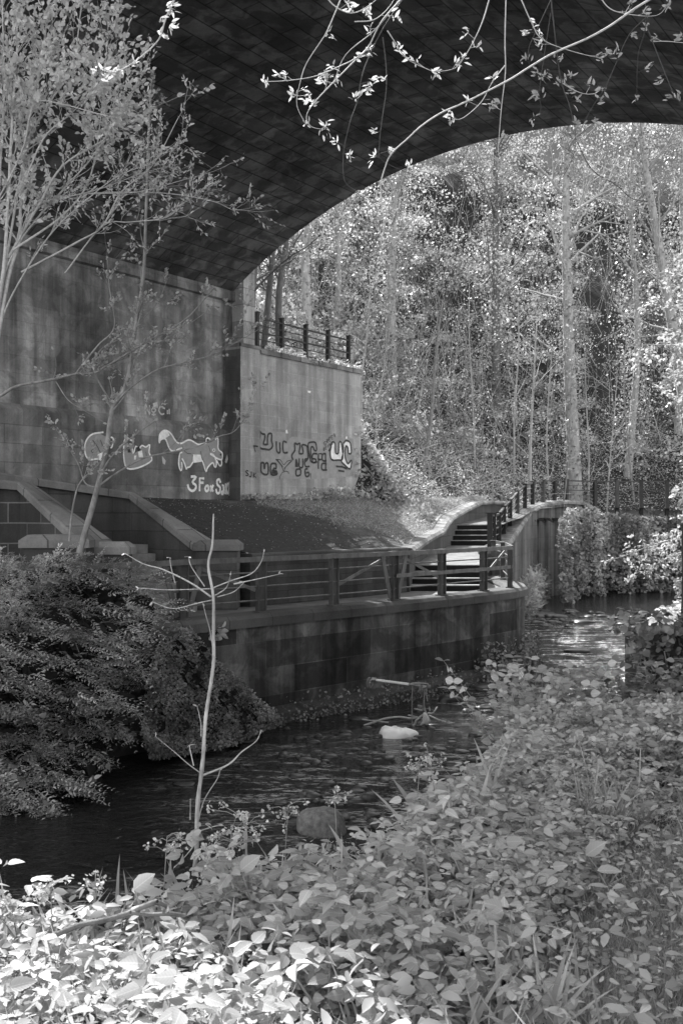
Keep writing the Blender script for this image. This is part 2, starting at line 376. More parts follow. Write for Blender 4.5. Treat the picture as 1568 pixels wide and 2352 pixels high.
def cloud(pos, size, T=T_DIA, up=0.7, g=rng, wid=1.0, lean=None):
    n = len(pos); d = rdir(n, g); d[:, 2] = d[:, 2] * 0.6 - 0.15
    nr = rdir(n, g) * (1 - up) + np.array([0, 0, up])
    if lean is not None: nr = nr + np.asarray(lean)
    return leaves(pos, d, unit(nr), size * g.uniform(0.6, 1.3, n), T, wid)

def grow(p, d, L, r, depth, g, out, tips, up=0.25, nch=(3, 6), spread=0.8, wig=0.22, seg=7, shrink=0.55, lo=0.25):
    P = [np.array(p, float)]; d = np.array(d, float); d /= np.linalg.norm(d); dirs = [d]
    for i in range(seg):
        d = d + g.normal(size=3) * wig * 0.5 + np.array([0, 0, up * 0.12]); d /= np.linalg.norm(d)
        P.append(P[-1] + d * L / seg); dirs.append(d)
    rad = np.linspace(r, max(r * 0.3, 0.0015), seg + 1); out.append((np.array(P), rad))
    if depth == 0:
        for i in range(2, seg + 1): tips.append((P[i], dirs[i]))
        return
    tips.append((P[-1], dirs[-1]))
    for _ in range(g.integers(nch[0], nch[1] + 1)):
        i = int(g.integers(max(1, int(seg * lo)), seg + 1)); e = dirs[i] + g.normal(size=3) * spread
        grow(P[i], e, L * shrink * g.uniform(0.7, 1.25), rad[i] * 0.6, depth - 1, g, out, tips, up, nch, spread, wig, max(4, seg - 1), shrink, lo)
def tip_leaves(tips, size, per, T, g, spread=0.5, upn=0.6, off=0.0):
    p = np.repeat(np.array([t[0] for t in tips]), per, 0); d = np.repeat(np.array([t[1] for t in tips]), per, 0)
    n = len(p); d = unit(d + g.normal(size=(n, 3)) * spread); nr = unit(np.array([0, 0, upn]) + g.normal(size=(n, 3)) * 0.5)
    return leaves(p + g.normal(size=(n, 3)) * off, d, nr, size * g.uniform(0.6, 1.3, n), T)

# ------------------------------------------------------------------ the setting: land, river, paths
def s_at(t, px):
    k = (px - CX) / F; p = S0 + t * V
    return (k * p[1] - p[0]) / (U[0] - k * U[1])
def on_plane(t, px, py, lift=0.006):      # where a line of sight meets the wall plane t
    s = s_at(t, px); p = ts(t + lift, s, 0); p[2] = Z0 + (CY - py) / F * (S0 + t * V + s * U)[1]; return p
EDGE = [(-30, 1.5), (-6, 3.3), (-3, 3.75), (-0.8, 4.1), (0.2, 5.1), (1.0, 7.2), (2.0, 10.2), (2.75, 12.6), (4.3, 14.4), (7.6, 24), (13, 35), (20, 44), (45, 62)]
def bank_h(x, y):
    P = np.stack([np.ravel(x), np.ravel(y)], 1); d = -signed(P, EDGE)
    top = Z0 - 1.62 - 0.06 * np.clip(P[:, 1], -4, 14) - 0.02 * np.clip(P[:, 1] - 14, 0, 30) - 0.10 * np.clip(P[:, 1] - 8.5, 0, 5.5) + 0.10 * (vnoise(P[:, 0] * 0.9, P[:, 1] * 0.9, 3) - 0.5) + 0.05 * np.clip(P[:, 0] - 1.5, 0, 20)
    drop = sstep((d + 1.15) / 1.35)
    return (-0.5 + (top + 0.5) * drop).reshape(np.shape(x)), d.reshape(np.shape(x))
def grid(name, xs, ys, hf, mat, keep=None):
    X, Y = np.meshgrid(xs, ys); Z = hf(X, Y); nx = len(xs); v = np.stack([X, Y, Z], -1).reshape(-1, 3)
    i = np.arange(len(ys) - 1)[:, None] * nx + np.arange(nx - 1)[None]; f = np.stack([i, i + 1, i + nx + 1, i + nx], -1).reshape(-1, 4)
    if keep is not None:
        c = v[f].mean(1); f = f[keep(c)]
    return tag(raw(name, v, f, mat, smooth=True), kind='structure')
xs = np.r_[np.linspace(-60, -14, 8), np.arange(-13, 10, 0.25), np.linspace(10.5, 30, 30), np.linspace(33, 90, 12)]
ys = np.r_[np.linspace(-60, -8, 8), np.arange(-6, 16, 0.25), np.linspace(16.5, 66, 70)]
grid('near_bank', xs, ys, lambda X, Y: bank_h(X, Y)[0], M['earth'])
tag(raw('river', [(-150, -20, 0), (150, -20, 0), (150, 140, 0), (-150, 140, 0)], [[0, 1, 2, 3]], M['water']), kind='structure')
tag(raw('ground', [(-1500, -1500, -0.9), (1500, -1500, -0.9), (1500, 1500, -0.9), (-1500, 1500, -0.9)], [[0, 1, 2, 3]], M['earth']), kind='structure')

FOOT = [(-0.2, 33.3), (0.54, 35.2), (2.5, 39.2), (4.8, 43.3), (7.0, 46.6), (10.0, 52.0), (14, 56.5), (22, 58), (60, 60), (140, 62)]
def hill_h(x, y):
    P = np.stack([np.ravel(x), np.ravel(y)], 1); d = signed(P, FOOT); q = P - S0; t = q @ V; s = q @ U
    zr = Z0 + 0.45 + 0.60 * np.clip(d, 0, 120) + 0.25 * np.clip(d - 8, 0, 60) - np.clip(-d, 0, 3) * 0.5
    zl = Z0 + 4.75 + 0.42 * np.clip(-t - 0.3, 0, 60)
    zl = zl - 1.1 * np.clip(s - 6.1, 0, 40)
    z = np.where(t < -0.25, np.maximum(zl, zr), zr)
    z = z + 0.7 * (vnoise(P[:, 0] * 0.35, P[:, 1] * 0.35, 5) - 0.4) * sstep((d - 0.5) / 3)
    return z.reshape(np.shape(x))
hx = np.r_[np.linspace(-120, -30, 14), np.arange(-28, 40, 0.6), np.linspace(42, 140, 18)]; hy = np.r_[np.arange(14, 90, 0.6), np.linspace(92, 190, 16)]
HX, HY = np.meshgrid(hx, hy); HZ = hill_h(HX, HY)
QS = (HX - S0[0]) * U[0] + (HY - S0[1]) * U[1]; QT = (HX - S0[0]) * V[0] + (HY - S0[1]) * V[1]
HB = HZ.copy()
for _ in range(4):
    HB[1:-1, 1:-1] = (HB[1:-1, 1:-1] * 2 + HB[:-2, 1:-1] + HB[2:, 1:-1] + HB[1:-1, :-2] + HB[1:-1, 2:]) / 6
HZ = np.where(QS > 6.4, HB, HZ)
def hill_at(x, y):
    i = np.clip(np.searchsorted(hx, x) - 1, 0, len(hx) - 2); j = np.clip(np.searchsorted(hy, y) - 1, 0, len(hy) - 2)
    a = (x - hx[i]) / (hx[i + 1] - hx[i]); b = (y - hy[j]) / (hy[j + 1] - hy[j])
    return (HZ[j, i] * (1 - a) + HZ[j, i + 1] * a) * (1 - b) + (HZ[j + 1, i] * (1 - a) + HZ[j + 1, i + 1] * a) * b
FP = np.stack([HX.ravel(), HY.ravel()], 1); FD = signed(FP, FOOT)
def hill_keep(c):
    P = c[:, :2]; d = signed(P, FOOT); q = P - S0; t = q @ V; s = q @ U
    return ((d > -1.6) & (s > 5.7) & (t > -.3)) | ((d > -.6) & (s > 6.0)) | ((t < -0.3) & (s > 0.3)) | (t < -3.2)
grid('hillside', hx, hy, lambda X, Y: HZ, M['shaded_hillsoil'], hill_keep)

PAIRS = [((-7.3, 22.0, .5), ts(-.5, -8.5, .52)), ((-5.3, 24.5, .30), ts(-.5, -5.4, .48)), ((-4.2, 23.75, -.30), ts(-.5, -3.8, .44)), ((-2.2, 22.75, -.90), ts(-.5, -2.2, .42)),
         ((-.8, 24.3, -.96), ts(-.5, -.8, .42)), ((.35, 25.5, -.97), ts(.1, .5, .42)), ((1.6, 26.9, -.98), ts(.1, 2.5, .46)), ((2.45, 31, -.82), ts(.1, 4.5, .5)),
         ((3.3, 35, -.66), ts(.2, 6.4, .55)), ((3.7, 36.8, -.3), (2.6, 39.2, Z0 + .56)), ((5.5, 42, .34), (4.9, 43.4, Z0 + .56)), ((6.4, 44.2, .46), (6.6, 46.2, Z0 + .58))]
A_ = smooth_line([(a[0], a[1], Z0 + a[2]) for a, b in PAIRS], 6); B_ = smooth_line([tuple(b) for a, b in PAIRS], 6)
na, nb = len(A_), 26
tt = np.linspace(0, 1, nb)[None, :, None]; SL = A_[:, None] * (1 - tt) + B_[:, None] * tt
SL[..., 2] += (np.sin(np.linspace(0, math.pi, nb)) * 0.16)[None] + 0.10 * (vnoise(SL[..., 0] * 1.6, SL[..., 1] * 1.6, 9) - 0.5) * np.sin(np.linspace(0, math.pi, nb))[None]
i = np.arange(na - 1)[:, None] * nb + np.arange(nb - 1)[None]
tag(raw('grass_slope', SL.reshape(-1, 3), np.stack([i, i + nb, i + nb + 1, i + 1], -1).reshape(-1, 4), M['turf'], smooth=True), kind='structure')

WALL = [(-16, 5.7), (-10, 11.7), (-6, 15.7), (-2.98, 18.72), (-1.62, 20.1), (-.16, 21.5), (1.21, 22.85), (2.43, 24.15), (3.63, 25.5), (4.3, 26.35), (4.72, 27.2), (4.86, 28.2), (4.84, 30), (4.84, 32.2)]
BACK = [(-2.2, 22.55), (-.8, 24.05), (.35, 25.3), (1.59, 26.7)]
def poly(name, pts, mat, z=None):
    v = [(p[0], p[1], Z0 + (p[2] if len(p) > 2 else z)) for p in pts]
    return tag(raw(name, v, [list(range(len(v)))], mat), kind='structure')
lower = [(x, y) for x, y in WALL] + [(3.9, 32.2), (3.9, 27.0), (1.7, 27.0)] + BACK[::-1] + [(-3.3, 22.0), (-3.3, 20.8), (-6, 19.2), (-12, 16.5), (-19, 9)]
poly('riverside_path', lower, M['path'], -2.12)
LAND = [((1.75, 28.05), (4.05, 28.05), -1.46), ((2.4, 31), (4.35, 31), -1.38), ((3.0, 34), (5.2, 34), -1.3), ((3.65, 37.0), (5.95, 37.0), -1.21)]
def strip(name, rows, mat):
    v, f = [], []
    for a, b, *z in rows:
        za = z[0]; v += [(a[0], a[1], Z0 + za), (b[0], b[1], Z0 + za)]
    for k in range(len(rows) - 1): f.append([2 * k, 2 * k + 1, 2 * k + 3, 2 * k + 2])
    return tag(raw(name, v, f, mat), kind='structure')
strip('landing_path', LAND, M['path'])
UP = [((3.9, 38.2), (6.2, 38.2), -.44), ((4.6, 40), (6.7, 40), -.36), ((5.8, 42.5), (7.7, 42.5), -.2), ((6.9, 44.4), (8.4, 44.6), .0), ((8.2, 47), (9.4, 47.2), .2), ((9.8, 50), (10.9, 50), .3), ((12, 53.9), (13, 53.2), .3), ((20, 55.6), (20, 53.4), .2), ((60, 57), (60, 53), .2)]
strip('upper_path', UP, M['path'])

# ------------------------------------------------------------------ the bridge
TC, ZC, RR = 8.338, -5.875, 15.376
T0 = -0.5; ZS = 6.71; SN = -13.6; ZTOP = 10.5
TR = 2 * TC - T0
bridge = thing('stone_bridge', 'large stone arch bridge with dark vaulted underside spanning the river', 'bridge', ts(T0, 0, 0.4))
a0 = math.acos((T0 - TC) / RR); a1 = math.acos((TR - TC) / RR)
TH = np.linspace(a0, a1, 57); SS = np.linspace(SN, 0, 23)
v, uvp = [], []
for th in TH:
    for s in SS:
        v.append(ts(TC + RR * math.cos(th), s, ZC + RR * math.sin(th))); uvp.append((s, (a0 - th) * RR))
n = len(SS); i = np.arange(len(TH) - 1)[:, None] * n + np.arange(n - 1)[None]
f = np.stack([i, i + 1, i + n + 1, i + n], -1).reshape(-1, 4)
raw('vault', v, f, M['vault'], bridge, np.array(uvp)[f.ravel()], True)
def arch_z(t): return ZC + math.sqrt(RR ** 2 - (t - TC) ** 2)
for s0, s1, nm in ((-0.02, 0.0, 'spandrel_wall'), (SN, SN + 0.02, 'spandrel_wall')):
    m = MB(); far = s1 == 0.0; sf = 0.0 if far else SN; st = sf - .5 if far else sf + .5
    tt_ = [TC + RR * math.cos(a) for a in TH]
    for k in range(len(tt_) - 1):
        a, b = tt_[k], tt_[k + 1]
        m.face([ts(a, sf, arch_z(a)), ts(b, sf, arch_z(b)), ts(b, sf, ZTOP), ts(a, sf, ZTOP)], [(a, arch_z(a)), (b, arch_z(b)), (b, ZTOP), (a, ZTOP)])
    for a, b in ((-16, T0), (TR, TR + 16)):
        m.face([ts(a, sf, -4.9), ts(b, sf, -4.9), ts(b, sf, ZTOP), ts(a, sf, ZTOP)], [(a, -5), (b, -5), (b, ZTOP), (a, ZTOP)])
    m.build(nm, M['plinth'], bridge)
    q = MB()
    q.box((ts(TC, sf + (-.26 if far else .26), ZTOP + .6)), (60, .5, 1.2), V).build('parapet', M['plinth'], bridge)
MB().box(ts(TC, SN / 2, ZTOP - .1), (60, -SN - 1.1, .18), V).build('deck', M['path'], bridge)
def wallface(t, s0, s1, z0, z1, nm, mat, ns=1):
    return MB().face([ts(t, s0, z0), ts(t, s1, z0), ts(t, s1, z1), ts(t, s0, z1)], [(s0, z0), (s1, z0), (s1, z1), (s0, z1)]).build(nm, mat, bridge)
wallface(T0, SN, 0, -4.9, ZS + .02, 'abutment', M['abut'])
wallface(TR, SN, 0, -4.9, ZS + .02, 'abutment', M['abut'])
def band(t, sgn, z0, z1, out, splay, nm, mat, s0=SN, s1=0.0):
    m = MB(); sec = [(0, z0), (out, z0), (out, z1 - splay), (0, z1)] if splay else [(0, z0), (out, z0 + .03), (out, z1), (0, z1)]
    p = [[ts(t + sgn * o, s, z) for o, z in sec] for s in (s0, s1)]
    for k in range(3): m.face([p[0][k], p[1][k], p[1][k + 1], p[0][k + 1]], [(s0, sec[k][1] + sec[k][0]), (s1, sec[k][1] + sec[k][0]), (s1, sec[k + 1][1] + sec[k + 1][0]), (s0, sec[k + 1][1] + sec[k + 1][0])])
    m.face(p[0]); m.face(p[1][::-1])
    return m.build(nm, mat, bridge)
band(T0, 1, 6.38, ZS, .12, 0, 'impost_course', M['abut']); band(TR, -1, 6.38, ZS, .12, 0, 'impost_course', M['abut'])
band(T0, 1, -4.9, 2.62, .15, .16, 'plinth', M['plinth'], s1=-.32)
MB().box(ts(-.3, .27, 4.4), (.5, .52, 9.2), V).build('pilaster', M['pilaster'], bridge)

wing = thing('wing_wall', 'pale coursed stone wing wall covered in spray paint letters beside the arch', 'wall', ts(0, 3, .4))
m = MB()
def sec(o0, o1, z0, z1): return lambda i, p: [(o0, Z0 + z0), (o1, Z0 + z0), (o1, Z0 + z1), (o0, Z0 + z1)]
m.sweep([ts(.05, .6, 0), ts(.05, 6.2, 0)], sec(-.55, 0, -1.2, 4.88)); m.build('wall', M['wing'], wing)
m = MB(); m.sweep([ts(.05, .62, 0), ts(.05, 6.24, 0)], sec(-.6, .07, 4.88, 5.03)); m.build('coping', M['pale_coping'], wing)
m = MB(); m.sweep([ts(.1, -.305, 0), ts(.1, .6, 0)], sec(-.6, 0, -1.2, 4.98)); m.build('pier', M['wing'], wing)
MB().face([ts(-.52, -.31, -1.2), ts(.098, -.31, -1.2), ts(.098, -.31, 4.9), ts(-.52, -.31, 4.9)], [(0, -1.2), (.62, -1.2), (.62, 4.9), (0, 4.9)]).build('pier_side_shade', M['pier'], wing)  # dark sheet over the pier's return face, painting its shade
MB().sweep([ts(.1, -.33, 0), ts(.1, .63, 0)], sec(-.62, .03, 4.98, 5.08)).build('pier_cap', M['pale_coping'], wing)

# wall painting: strokes and fills that lie on the wall
def ribbon(pts3, wd, nrm, m):
    P = [np.asarray(p, float) for p in pts3]; N = len(P); L, Rr = [], []
    for k in range(N):
        d = P[min(k + 1, N - 1)] - P[max(k - 1, 0)]; d = d / (np.linalg.norm(d) + 1e-9); s = np.cross(nrm, d); s /= np.linalg.norm(s) + 1e-9
        L.append(P[k] + s * wd / 2); Rr.append(P[k] - s * wd / 2)
    for k in range(N - 1): m.face([Rr[k], Rr[k + 1], L[k + 1], L[k]])
VN = np.array([V[0], V[1], 0.0])
def wallpaint(name, mat, parent, t, strokes=(), fills=(), wd=.05, tf=lambda p: p, lift=.008):
    if parent.name.startswith('fox') and len(strokes) + len(fills) > 1:      # every painted patch and line of a fox is a piece of its own
        for st in strokes: o = wallpaint(name, mat, parent, t, [st], (), wd, tf, lift)
        for k_, fl in enumerate(fills): o = wallpaint(name, mat, parent, t, (), [fl], wd, tf, lift + .0005 * (k_ + 1))
        return o
    m = MB()
    for st in strokes:
        p3 = [on_plane(t, *tf(p), lift) for p in st]
        if len(p3) > 3: p3 = list(smooth_line(p3, 3))
        ribbon(p3, wd, VN, m)
    for fl in fills: m.face([on_plane(t, *tf(p), lift) for p in fl])
    return m.build(name, mat, parent)
c1 = lambda p: (502 + .24 * p[0], 753 + .24 * p[1])
def letters(txt, x, y, h, w, slope=0.0, jit=0.0):    # single-stroke letters in crop coordinates
    G = {'3': [[(0, .05), (.7, 0), (.35, .42), (.8, .6), (.7, .95), (.2, 1), (0, .75)]], 'F': [[(.1, 1), (.1, 0), (.9, .02)], [(.1, .45), (.7, .45)]], 'O': [[(.5, 0), (.1, .3), (.1, .75), (.5, 1), (.9, .75), (.9, .3), (.5, 0)]],
         'X': [[(0, 0), (.9, 1)], [(.9, 0), (.1, 1)]], 'S': [[(.85, .12), (.45, 0), (.1, .22), (.5, .5), (.9, .75), (.5, 1), (.05, .9)]], 'A': [[(.2, .45), (.6, .35), (.8, .55), (.8, 1)], [(.8, .65), (.3, .65), (.1, .85), (.4, 1), (.8, .85)]],
         'K': [[(.1, 0), (.1, 1)], [(.8, .1), (.15, .55), (.85, 1)]], 'E': [[(.8, 0), (.1, 0), (.1, 1), (.8, 1)], [(.1, .5), (.65, .5)]], 'J': [[(.6, 0), (.6, .85), (.3, 1), (0, .85)]], 'G': [[(.85, .1), (.4, 0), (.05, .5), (.35, 1), (.85, .9), (.85, .55), (.5, .55)]],
         'R': [[(.1, 1), (.1, 0), (.7, .1), (.7, .4), (.1, .5), (.8, 1)]], 'N': [[(.1, 1), (.1, 0), (.8, 1), (.8, 0)]], 'B': [[(.1, 1), (.1, 0), (.7, .15), (.15, .48), (.8, .72), (.1, 1)]], 'I': [[(.4, 0), (.4, 1)]], 'C': [[(.85, .08), (.4, 0), (.08, .5), (.4, 1), (.85, .92)]]}
    out = []
    for k, ch in enumerate(txt):
        if ch != ' ':
            for st in G[ch]: out.append([(x + w * (k * 1.15 + a), y + h * b + slope * w * k * 1.15) for a, b in st])
    return out
black = [
 [(390, 988), (395, 1040), (382, 1085), (385, 1130), (405, 1155), (440, 1160), (485, 1165), (515, 1130), (505, 1080), (505, 1015), (470, 1022), (465, 1100), (465, 1115), (428, 1112), (440, 1060), (440, 1020), (415, 1015), (390, 988)],
 [(550, 1085), (555, 1180), (585, 1190), (582, 1095)], [(650, 1098), (615, 1090), (618, 1190), (660, 1192)],
 [(710, 1265), (697, 1220), (728, 1170), (725, 1105), (750, 1115), (775, 1105), (775, 1150), (768, 1200), (805, 1200), (800, 1150), (793, 1130), (805, 1118), (840, 1130), (848, 1170), (855, 1240), (830, 1280)],
 [(880, 1280), (860, 1180), (855, 1110), (880, 1095), (925, 1100), (935, 1170), (915, 1172), (900, 1140), (880, 1150), (885, 1240), (930, 1260), (915, 1290), (880, 1280)],
 [(770, 1250), (770, 1330), (802, 1330), (802, 1250)], [(850, 1255), (822, 1260), (828, 1325), (868, 1325)], [(740, 1355), (740, 1412), (780, 1405), (780, 1355), (740, 1355)], [(850, 1350), (825, 1357), (832, 1420), (860, 1415), (860, 1385), (835, 1387)],
 [(940, 1205), (897, 1210), (898, 1285), (940, 1285)], [(952, 1350), (952, 1205), (985, 1205)], [(952, 1260), (982, 1260)], [(1025, 1205), (992, 1210), (992, 1270), (1030, 1270)], [(1030, 1300), (987, 1300), (987, 1355), (1035, 1360)], [(1020, 1205), (1022, 1355)],
 [(405, 1290), (405, 1370), (430, 1400), (470, 1395), (470, 1300), (445, 1300), (440, 1340), (432, 1340), (430, 1295), (405, 1290)], [(550, 1300), (500, 1305), (500, 1402), (555, 1402), (552, 1372), (525, 1370), (525, 1345), (548, 1345), (548, 1300)],
 [(1120, 1325), (1180, 1330), (1225, 1350)], [(1140, 1365), (1200, 1375)], [(1050, 1180), (1075, 1140)]]
thin = [[(545, 1258), (590, 1265), (620, 1310), (655, 1275), (700, 1270), (640, 1330), (620, 1370), (600, 1320), (545, 1258)], [(605, 1385), (640, 1372), (660, 1378), (670, 1395)], [(605, 1385), (585, 1420), (580, 1450)], [(560, 1262), (612, 1330)], [(690, 1275), (625, 1345)]]
wc = [[(1085, 1090), (1110, 1105), (1115, 1195), (1145, 1195), (1150, 1100), (1170, 1098), (1185, 1200), (1180, 1260), (1140, 1265), (1080, 1262), (1065, 1200), (1075, 1120)],
      [(1190, 1110), (1215, 1080), (1255, 1100), (1265, 1195), (1240, 1200), (1235, 1150), (1215, 1130), (1205, 1180), (1210, 1250), (1235, 1300), (1268, 1265), (1255, 1350), (1200, 1310), (1172, 1270), (1190, 1180)]]
wallpaint('black_lettering', M['black_paint'], wing, .05, black + [q + q[:1] for q in wc], [[(732, 1262), (742, 1250), (760, 1300), (760, 1332), (730, 1332)], [(505, 1360), (520, 1350), (552, 1375), (552, 1398), (505, 1398)]], .062, c1, .014)
wallpaint('bird_drawing', M['black_paint'], wing, .05, thin, (), .022, c1, .014)
wallpaint('black_tag', M['black_paint'], wing, .1, letters('SJK', 255, 1365, 50, 32, .25) + [[(330, 1128), (375, 1135), (340, 1135), (352, 1190)]], (), .04, c1, .012)
wallpaint('small_lettering', M['black_paint'], wing, .05, letters('GREEN', 1005, 1088, 34, 20, -.85) + letters('BEING', 1000, 1148, 28, 16, -.8), (), .02, c1, .014)
wallpaint('white_lettering', M['white_paint'], wing, .05, (), wc, .04, c1, .006)
wallpaint('paint_patch', M['grey_paint'], wing, .05, (), [[(640, 1100), (700, 1040), (960, 1075), (1065, 1070), (1110, 1040), (1290, 1060), (1300, 1420), (880, 1450), (640, 1440)], [(400, 980), (640, 1000), (640, 1440), (405, 1440)]], .04, c1, .003)
wallpaint('white_splash', M['white_paint'], wing, .05, (), [[(880, 1560), (900, 1575), (925, 1580), (920, 1597), (890, 1600)], [(1150, 1535), (1175, 1522), (1192, 1540), (1165, 1565), (1140, 1570)], [(850, 600), (880, 605), (875, 625), (850, 618)], [(640, 980), (655, 975), (660, 1010), (640, 1010)], [(1210, 1042), (1228, 1040), (1226, 1062), (1212, 1062)]], .04, c1, .012)
c4 = lambda p: (344.96 + p[0] * .14, 940.8 + p[1] * .14)      # close view of the fox
TF = T0 + .15
fox_out = [[(150, 550), (142, 500), (160, 400), (220, 345), (290, 355), (350, 410), (400, 490), (450, 545), (520, 550), (610, 500), (680, 510), (780, 570), (860, 560), (920, 545)], [(920, 545), (915, 500), (940, 465), (985, 490)], [(1065, 495), (1100, 450), (1112, 520), (1110, 620), (1130, 670), (1180, 715), (1178, 800), (1165, 820), (1120, 815), (1060, 780), (1030, 740), (980, 720)],
 [(150, 550), (165, 500), (220, 475), (260, 500), (300, 610), (340, 670), (400, 680), (460, 650), (525, 628)], [(525, 700), (490, 715), (470, 800), (468, 920), (500, 1000), (520, 950), (515, 860)], [(520, 800), (560, 880), (590, 975), (605, 950), (650, 935), (700, 860), (720, 860), (780, 850), (855, 840)],
 [(855, 840), (880, 920), (915, 1020), (940, 950), (1020, 870), (1050, 930), (1075, 940), (1085, 860), (1060, 790)], [(1090, 830), (1110, 880), (1145, 925), (1170, 890), (1165, 820)]]
fox_fill = [[(150, 520), (165, 410), (220, 350), (290, 360), (350, 415), (400, 495), (450, 550), (520, 552), (610, 505), (680, 515), (780, 572), (860, 562), (920, 548), (990, 540), (1060, 500), (1100, 455), (1108, 620), (1130, 675), (1178, 718), (1165, 815), (1060, 785), (1085, 870), (1070, 930), (1020, 868), (940, 945), (915, 1015), (880, 920), (850, 838), (720, 855), (650, 930), (600, 945), (560, 880), (520, 820), (515, 900), (500, 990), (470, 920), (472, 800), (525, 705), (525, 630), (460, 648), (400, 676), (345, 668), (305, 610), (262, 498), (220, 472), (165, 498)]]
fox = wallpaint('fox_painting', M['grey_paint'], bridge, TF, (), fox_fill, .04, c4, .004)
wallpaint('white_fur', M['white_paint'], fox, TF, (), [[(145, 530), (165, 405), (220, 350), (285, 360), (320, 420), (250, 470), (190, 475)], [(695, 735), (825, 738), (850, 832), (720, 852), (690, 830)], [(985, 715), (1060, 770), (1160, 815), (1110, 822), (1050, 785), (980, 740)]], .03, c4, .007)
ell = lambda x, y, a, b: [(x + a * math.cos(k * .6283), y + b * math.sin(k * .6283)) for k in range(11)]
wallpaint('white_outline', M['white_paint'], fox, TF, fox_out, [ell(1042, 665, 26, 28)], .048, c4, .010)
wallpaint('dark_marks', M['black_paint'], fox, TF, [[(520, 590), (540, 650), (600, 715), (670, 725)], [(825, 680), (840, 780), (880, 860)], [(695, 735), (690, 830)], [(950, 590), (970, 640), (985, 700)]], [ell(1042, 665, 12, 13), ell(1152, 740, 15, 17), [(925, 545), (922, 490), (940, 475), (960, 540)]], .018, c4, .013)
cc = lambda p: (.36 * p[0], 1003.5 + .36 * p[1])
f2 = wallpaint('fox_painting', M['grey_paint'], bridge, TF, (), [[(795, 15), (785, 90), (800, 190), (850, 200), (910, 185), (965, 150), (950, 60), (925, 70), (895, 60), (880, 90), (850, 110), (830, 60)]], .04, cc, .004)
wallpaint('white_outline', M['white_paint'], f2, TF, [[(850, 30), (800, 8), (788, 90), (798, 180), (830, 205), (900, 190), (968, 148), (950, 100), (955, 50), (930, 65), (905, 55), (885, 75), (865, 60), (850, 105), (835, 45), (810, 70)]], [[(880, 95), (905, 85), (912, 130), (885, 130)], [(855, 120), (870, 118), (865, 145), (855, 145)]], .045, cc, .010)
wallpaint('dark_marks', M['black_paint'], f2, TF, [[(930, 95), (932, 120)]], [[(868, 68), (885, 60), (898, 85), (880, 92)], [(812, 60), (826, 70), (835, 100), (815, 100)]], .02, cc, .013)
f3 = wallpaint('fox_painting', M['grey_paint'], bridge, TF, (), [[(640, -20), (575, -12), (545, 40), (545, 110), (575, 145), (640, 145), (668, 110), (690, 60), (680, 0)]], .04, cc, .004)
wallpaint('white_outline', M['white_paint'], f3, TF, [[(660, -30), (590, -18), (552, 20), (540, 70), (548, 120), (575, 145), (625, 140), (660, 150), (668, 110)], [(690, 0), (722, 10), (715, 60), (705, 70)]], [[(625, 110), (660, 95), (665, 140), (640, 145), (615, 130)]], .045, cc, .010)
wallpaint('dark_marks', M['black_paint'], f3, TF, [[(590, 20), (620, 60), (640, 100)], [(600, 70), (580, 90), (600, 110)], [(640, 20), (655, 60)]], (), .02, cc, .013)
wallpaint('leaf_painting', M['mid_paint'], bridge, TF, (), [[(190, 760), (205, 770), (255, 840), (240, 905), (205, 880)], [(1262, 730), (1278, 810), (1248, 885), (1225, 860), (1235, 800)]], .03, c4, .007)
wallpaint('white_lettering', M['white_paint'], bridge, TF, [[(665, 1100), (750, 1105), (690, 1190), (745, 1240), (740, 1300), (690, 1335), (635, 1300), (612, 1225)], [(808, 1340), (812, 1125), (885, 1130)], [(812, 1200), (875, 1200)], [(930, 1240), (898, 1290), (920, 1340), (955, 1310), (950, 1260), (930, 1240)], [(985, 1245), (1030, 1345)], [(1035, 1235), (985, 1345)], [(1150, 1200), (1130, 1145), (1095, 1165), (1100, 1230), (1145, 1280), (1135, 1360), (1095, 1370), (1078, 1300)],
  [(1175, 1240), (1200, 1245), (1205, 1380)], [(1200, 1340), (1172, 1350), (1175, 1385), (1200, 1380)], [(1240, 1210), (1235, 1390)], [(1275, 1200), (1245, 1300), (1272, 1390)], [(1325, 1200), (1298, 1200), (1300, 1400), (1325, 1400)], [(1300, 1290), (1325, 1290)]], (), .075, c4, .008)
c2 = lambda p: (125.4 + .28 * p[0], 595.8 + .28 * p[1])
wallpaint('white_lettering', M['mid_paint'], bridge, T0, [[(745, 1270), (745, 1185), (780, 1275), (778, 1195)], [(810, 1215), (795, 1235), (810, 1255), (830, 1235), (810, 1215)], [(812, 1255), (812, 1285)], [(795, 1272), (830, 1272)], [(905, 1225), (870, 1205), (855, 1240), (875, 1270), (900, 1265)], [(925, 1235), (925, 1270)], [(940, 1225), (940, 1270)]], [[(805, 1180), (840, 1170), (850, 1225), (825, 1195), (812, 1230)]], .045, c2, .008)

# fence on the wing wall
fz = thing('metal_fence', 'dark metal fence of five posts on top of the painted wing wall', 'fence', ts(-.2, 3, 5.03))
ps = [s_at(-.2, px) for px in (590, 647, 702, 753, 800)]
for s in ps:
    p = MB(); p.box(ts(-.2, s, 5.03 + .58), (.09, .14, 1.16), U); p.box(ts(-.2, s, 5.03 + 1.17), (.12, .17, .03), U); p.build('post', M['dark_post'], fz)
for k, h in enumerate((.12, .34, .56, .78, 1.0)):
    MB().bar(ts(-.16, ps[0] + .05, 5.03 + h), ts(-.16, ps[-1] - .05, 5.03 + h), .03, .05 if k % 2 == 0 else .025).build('rail', M['dark_post'], fz)

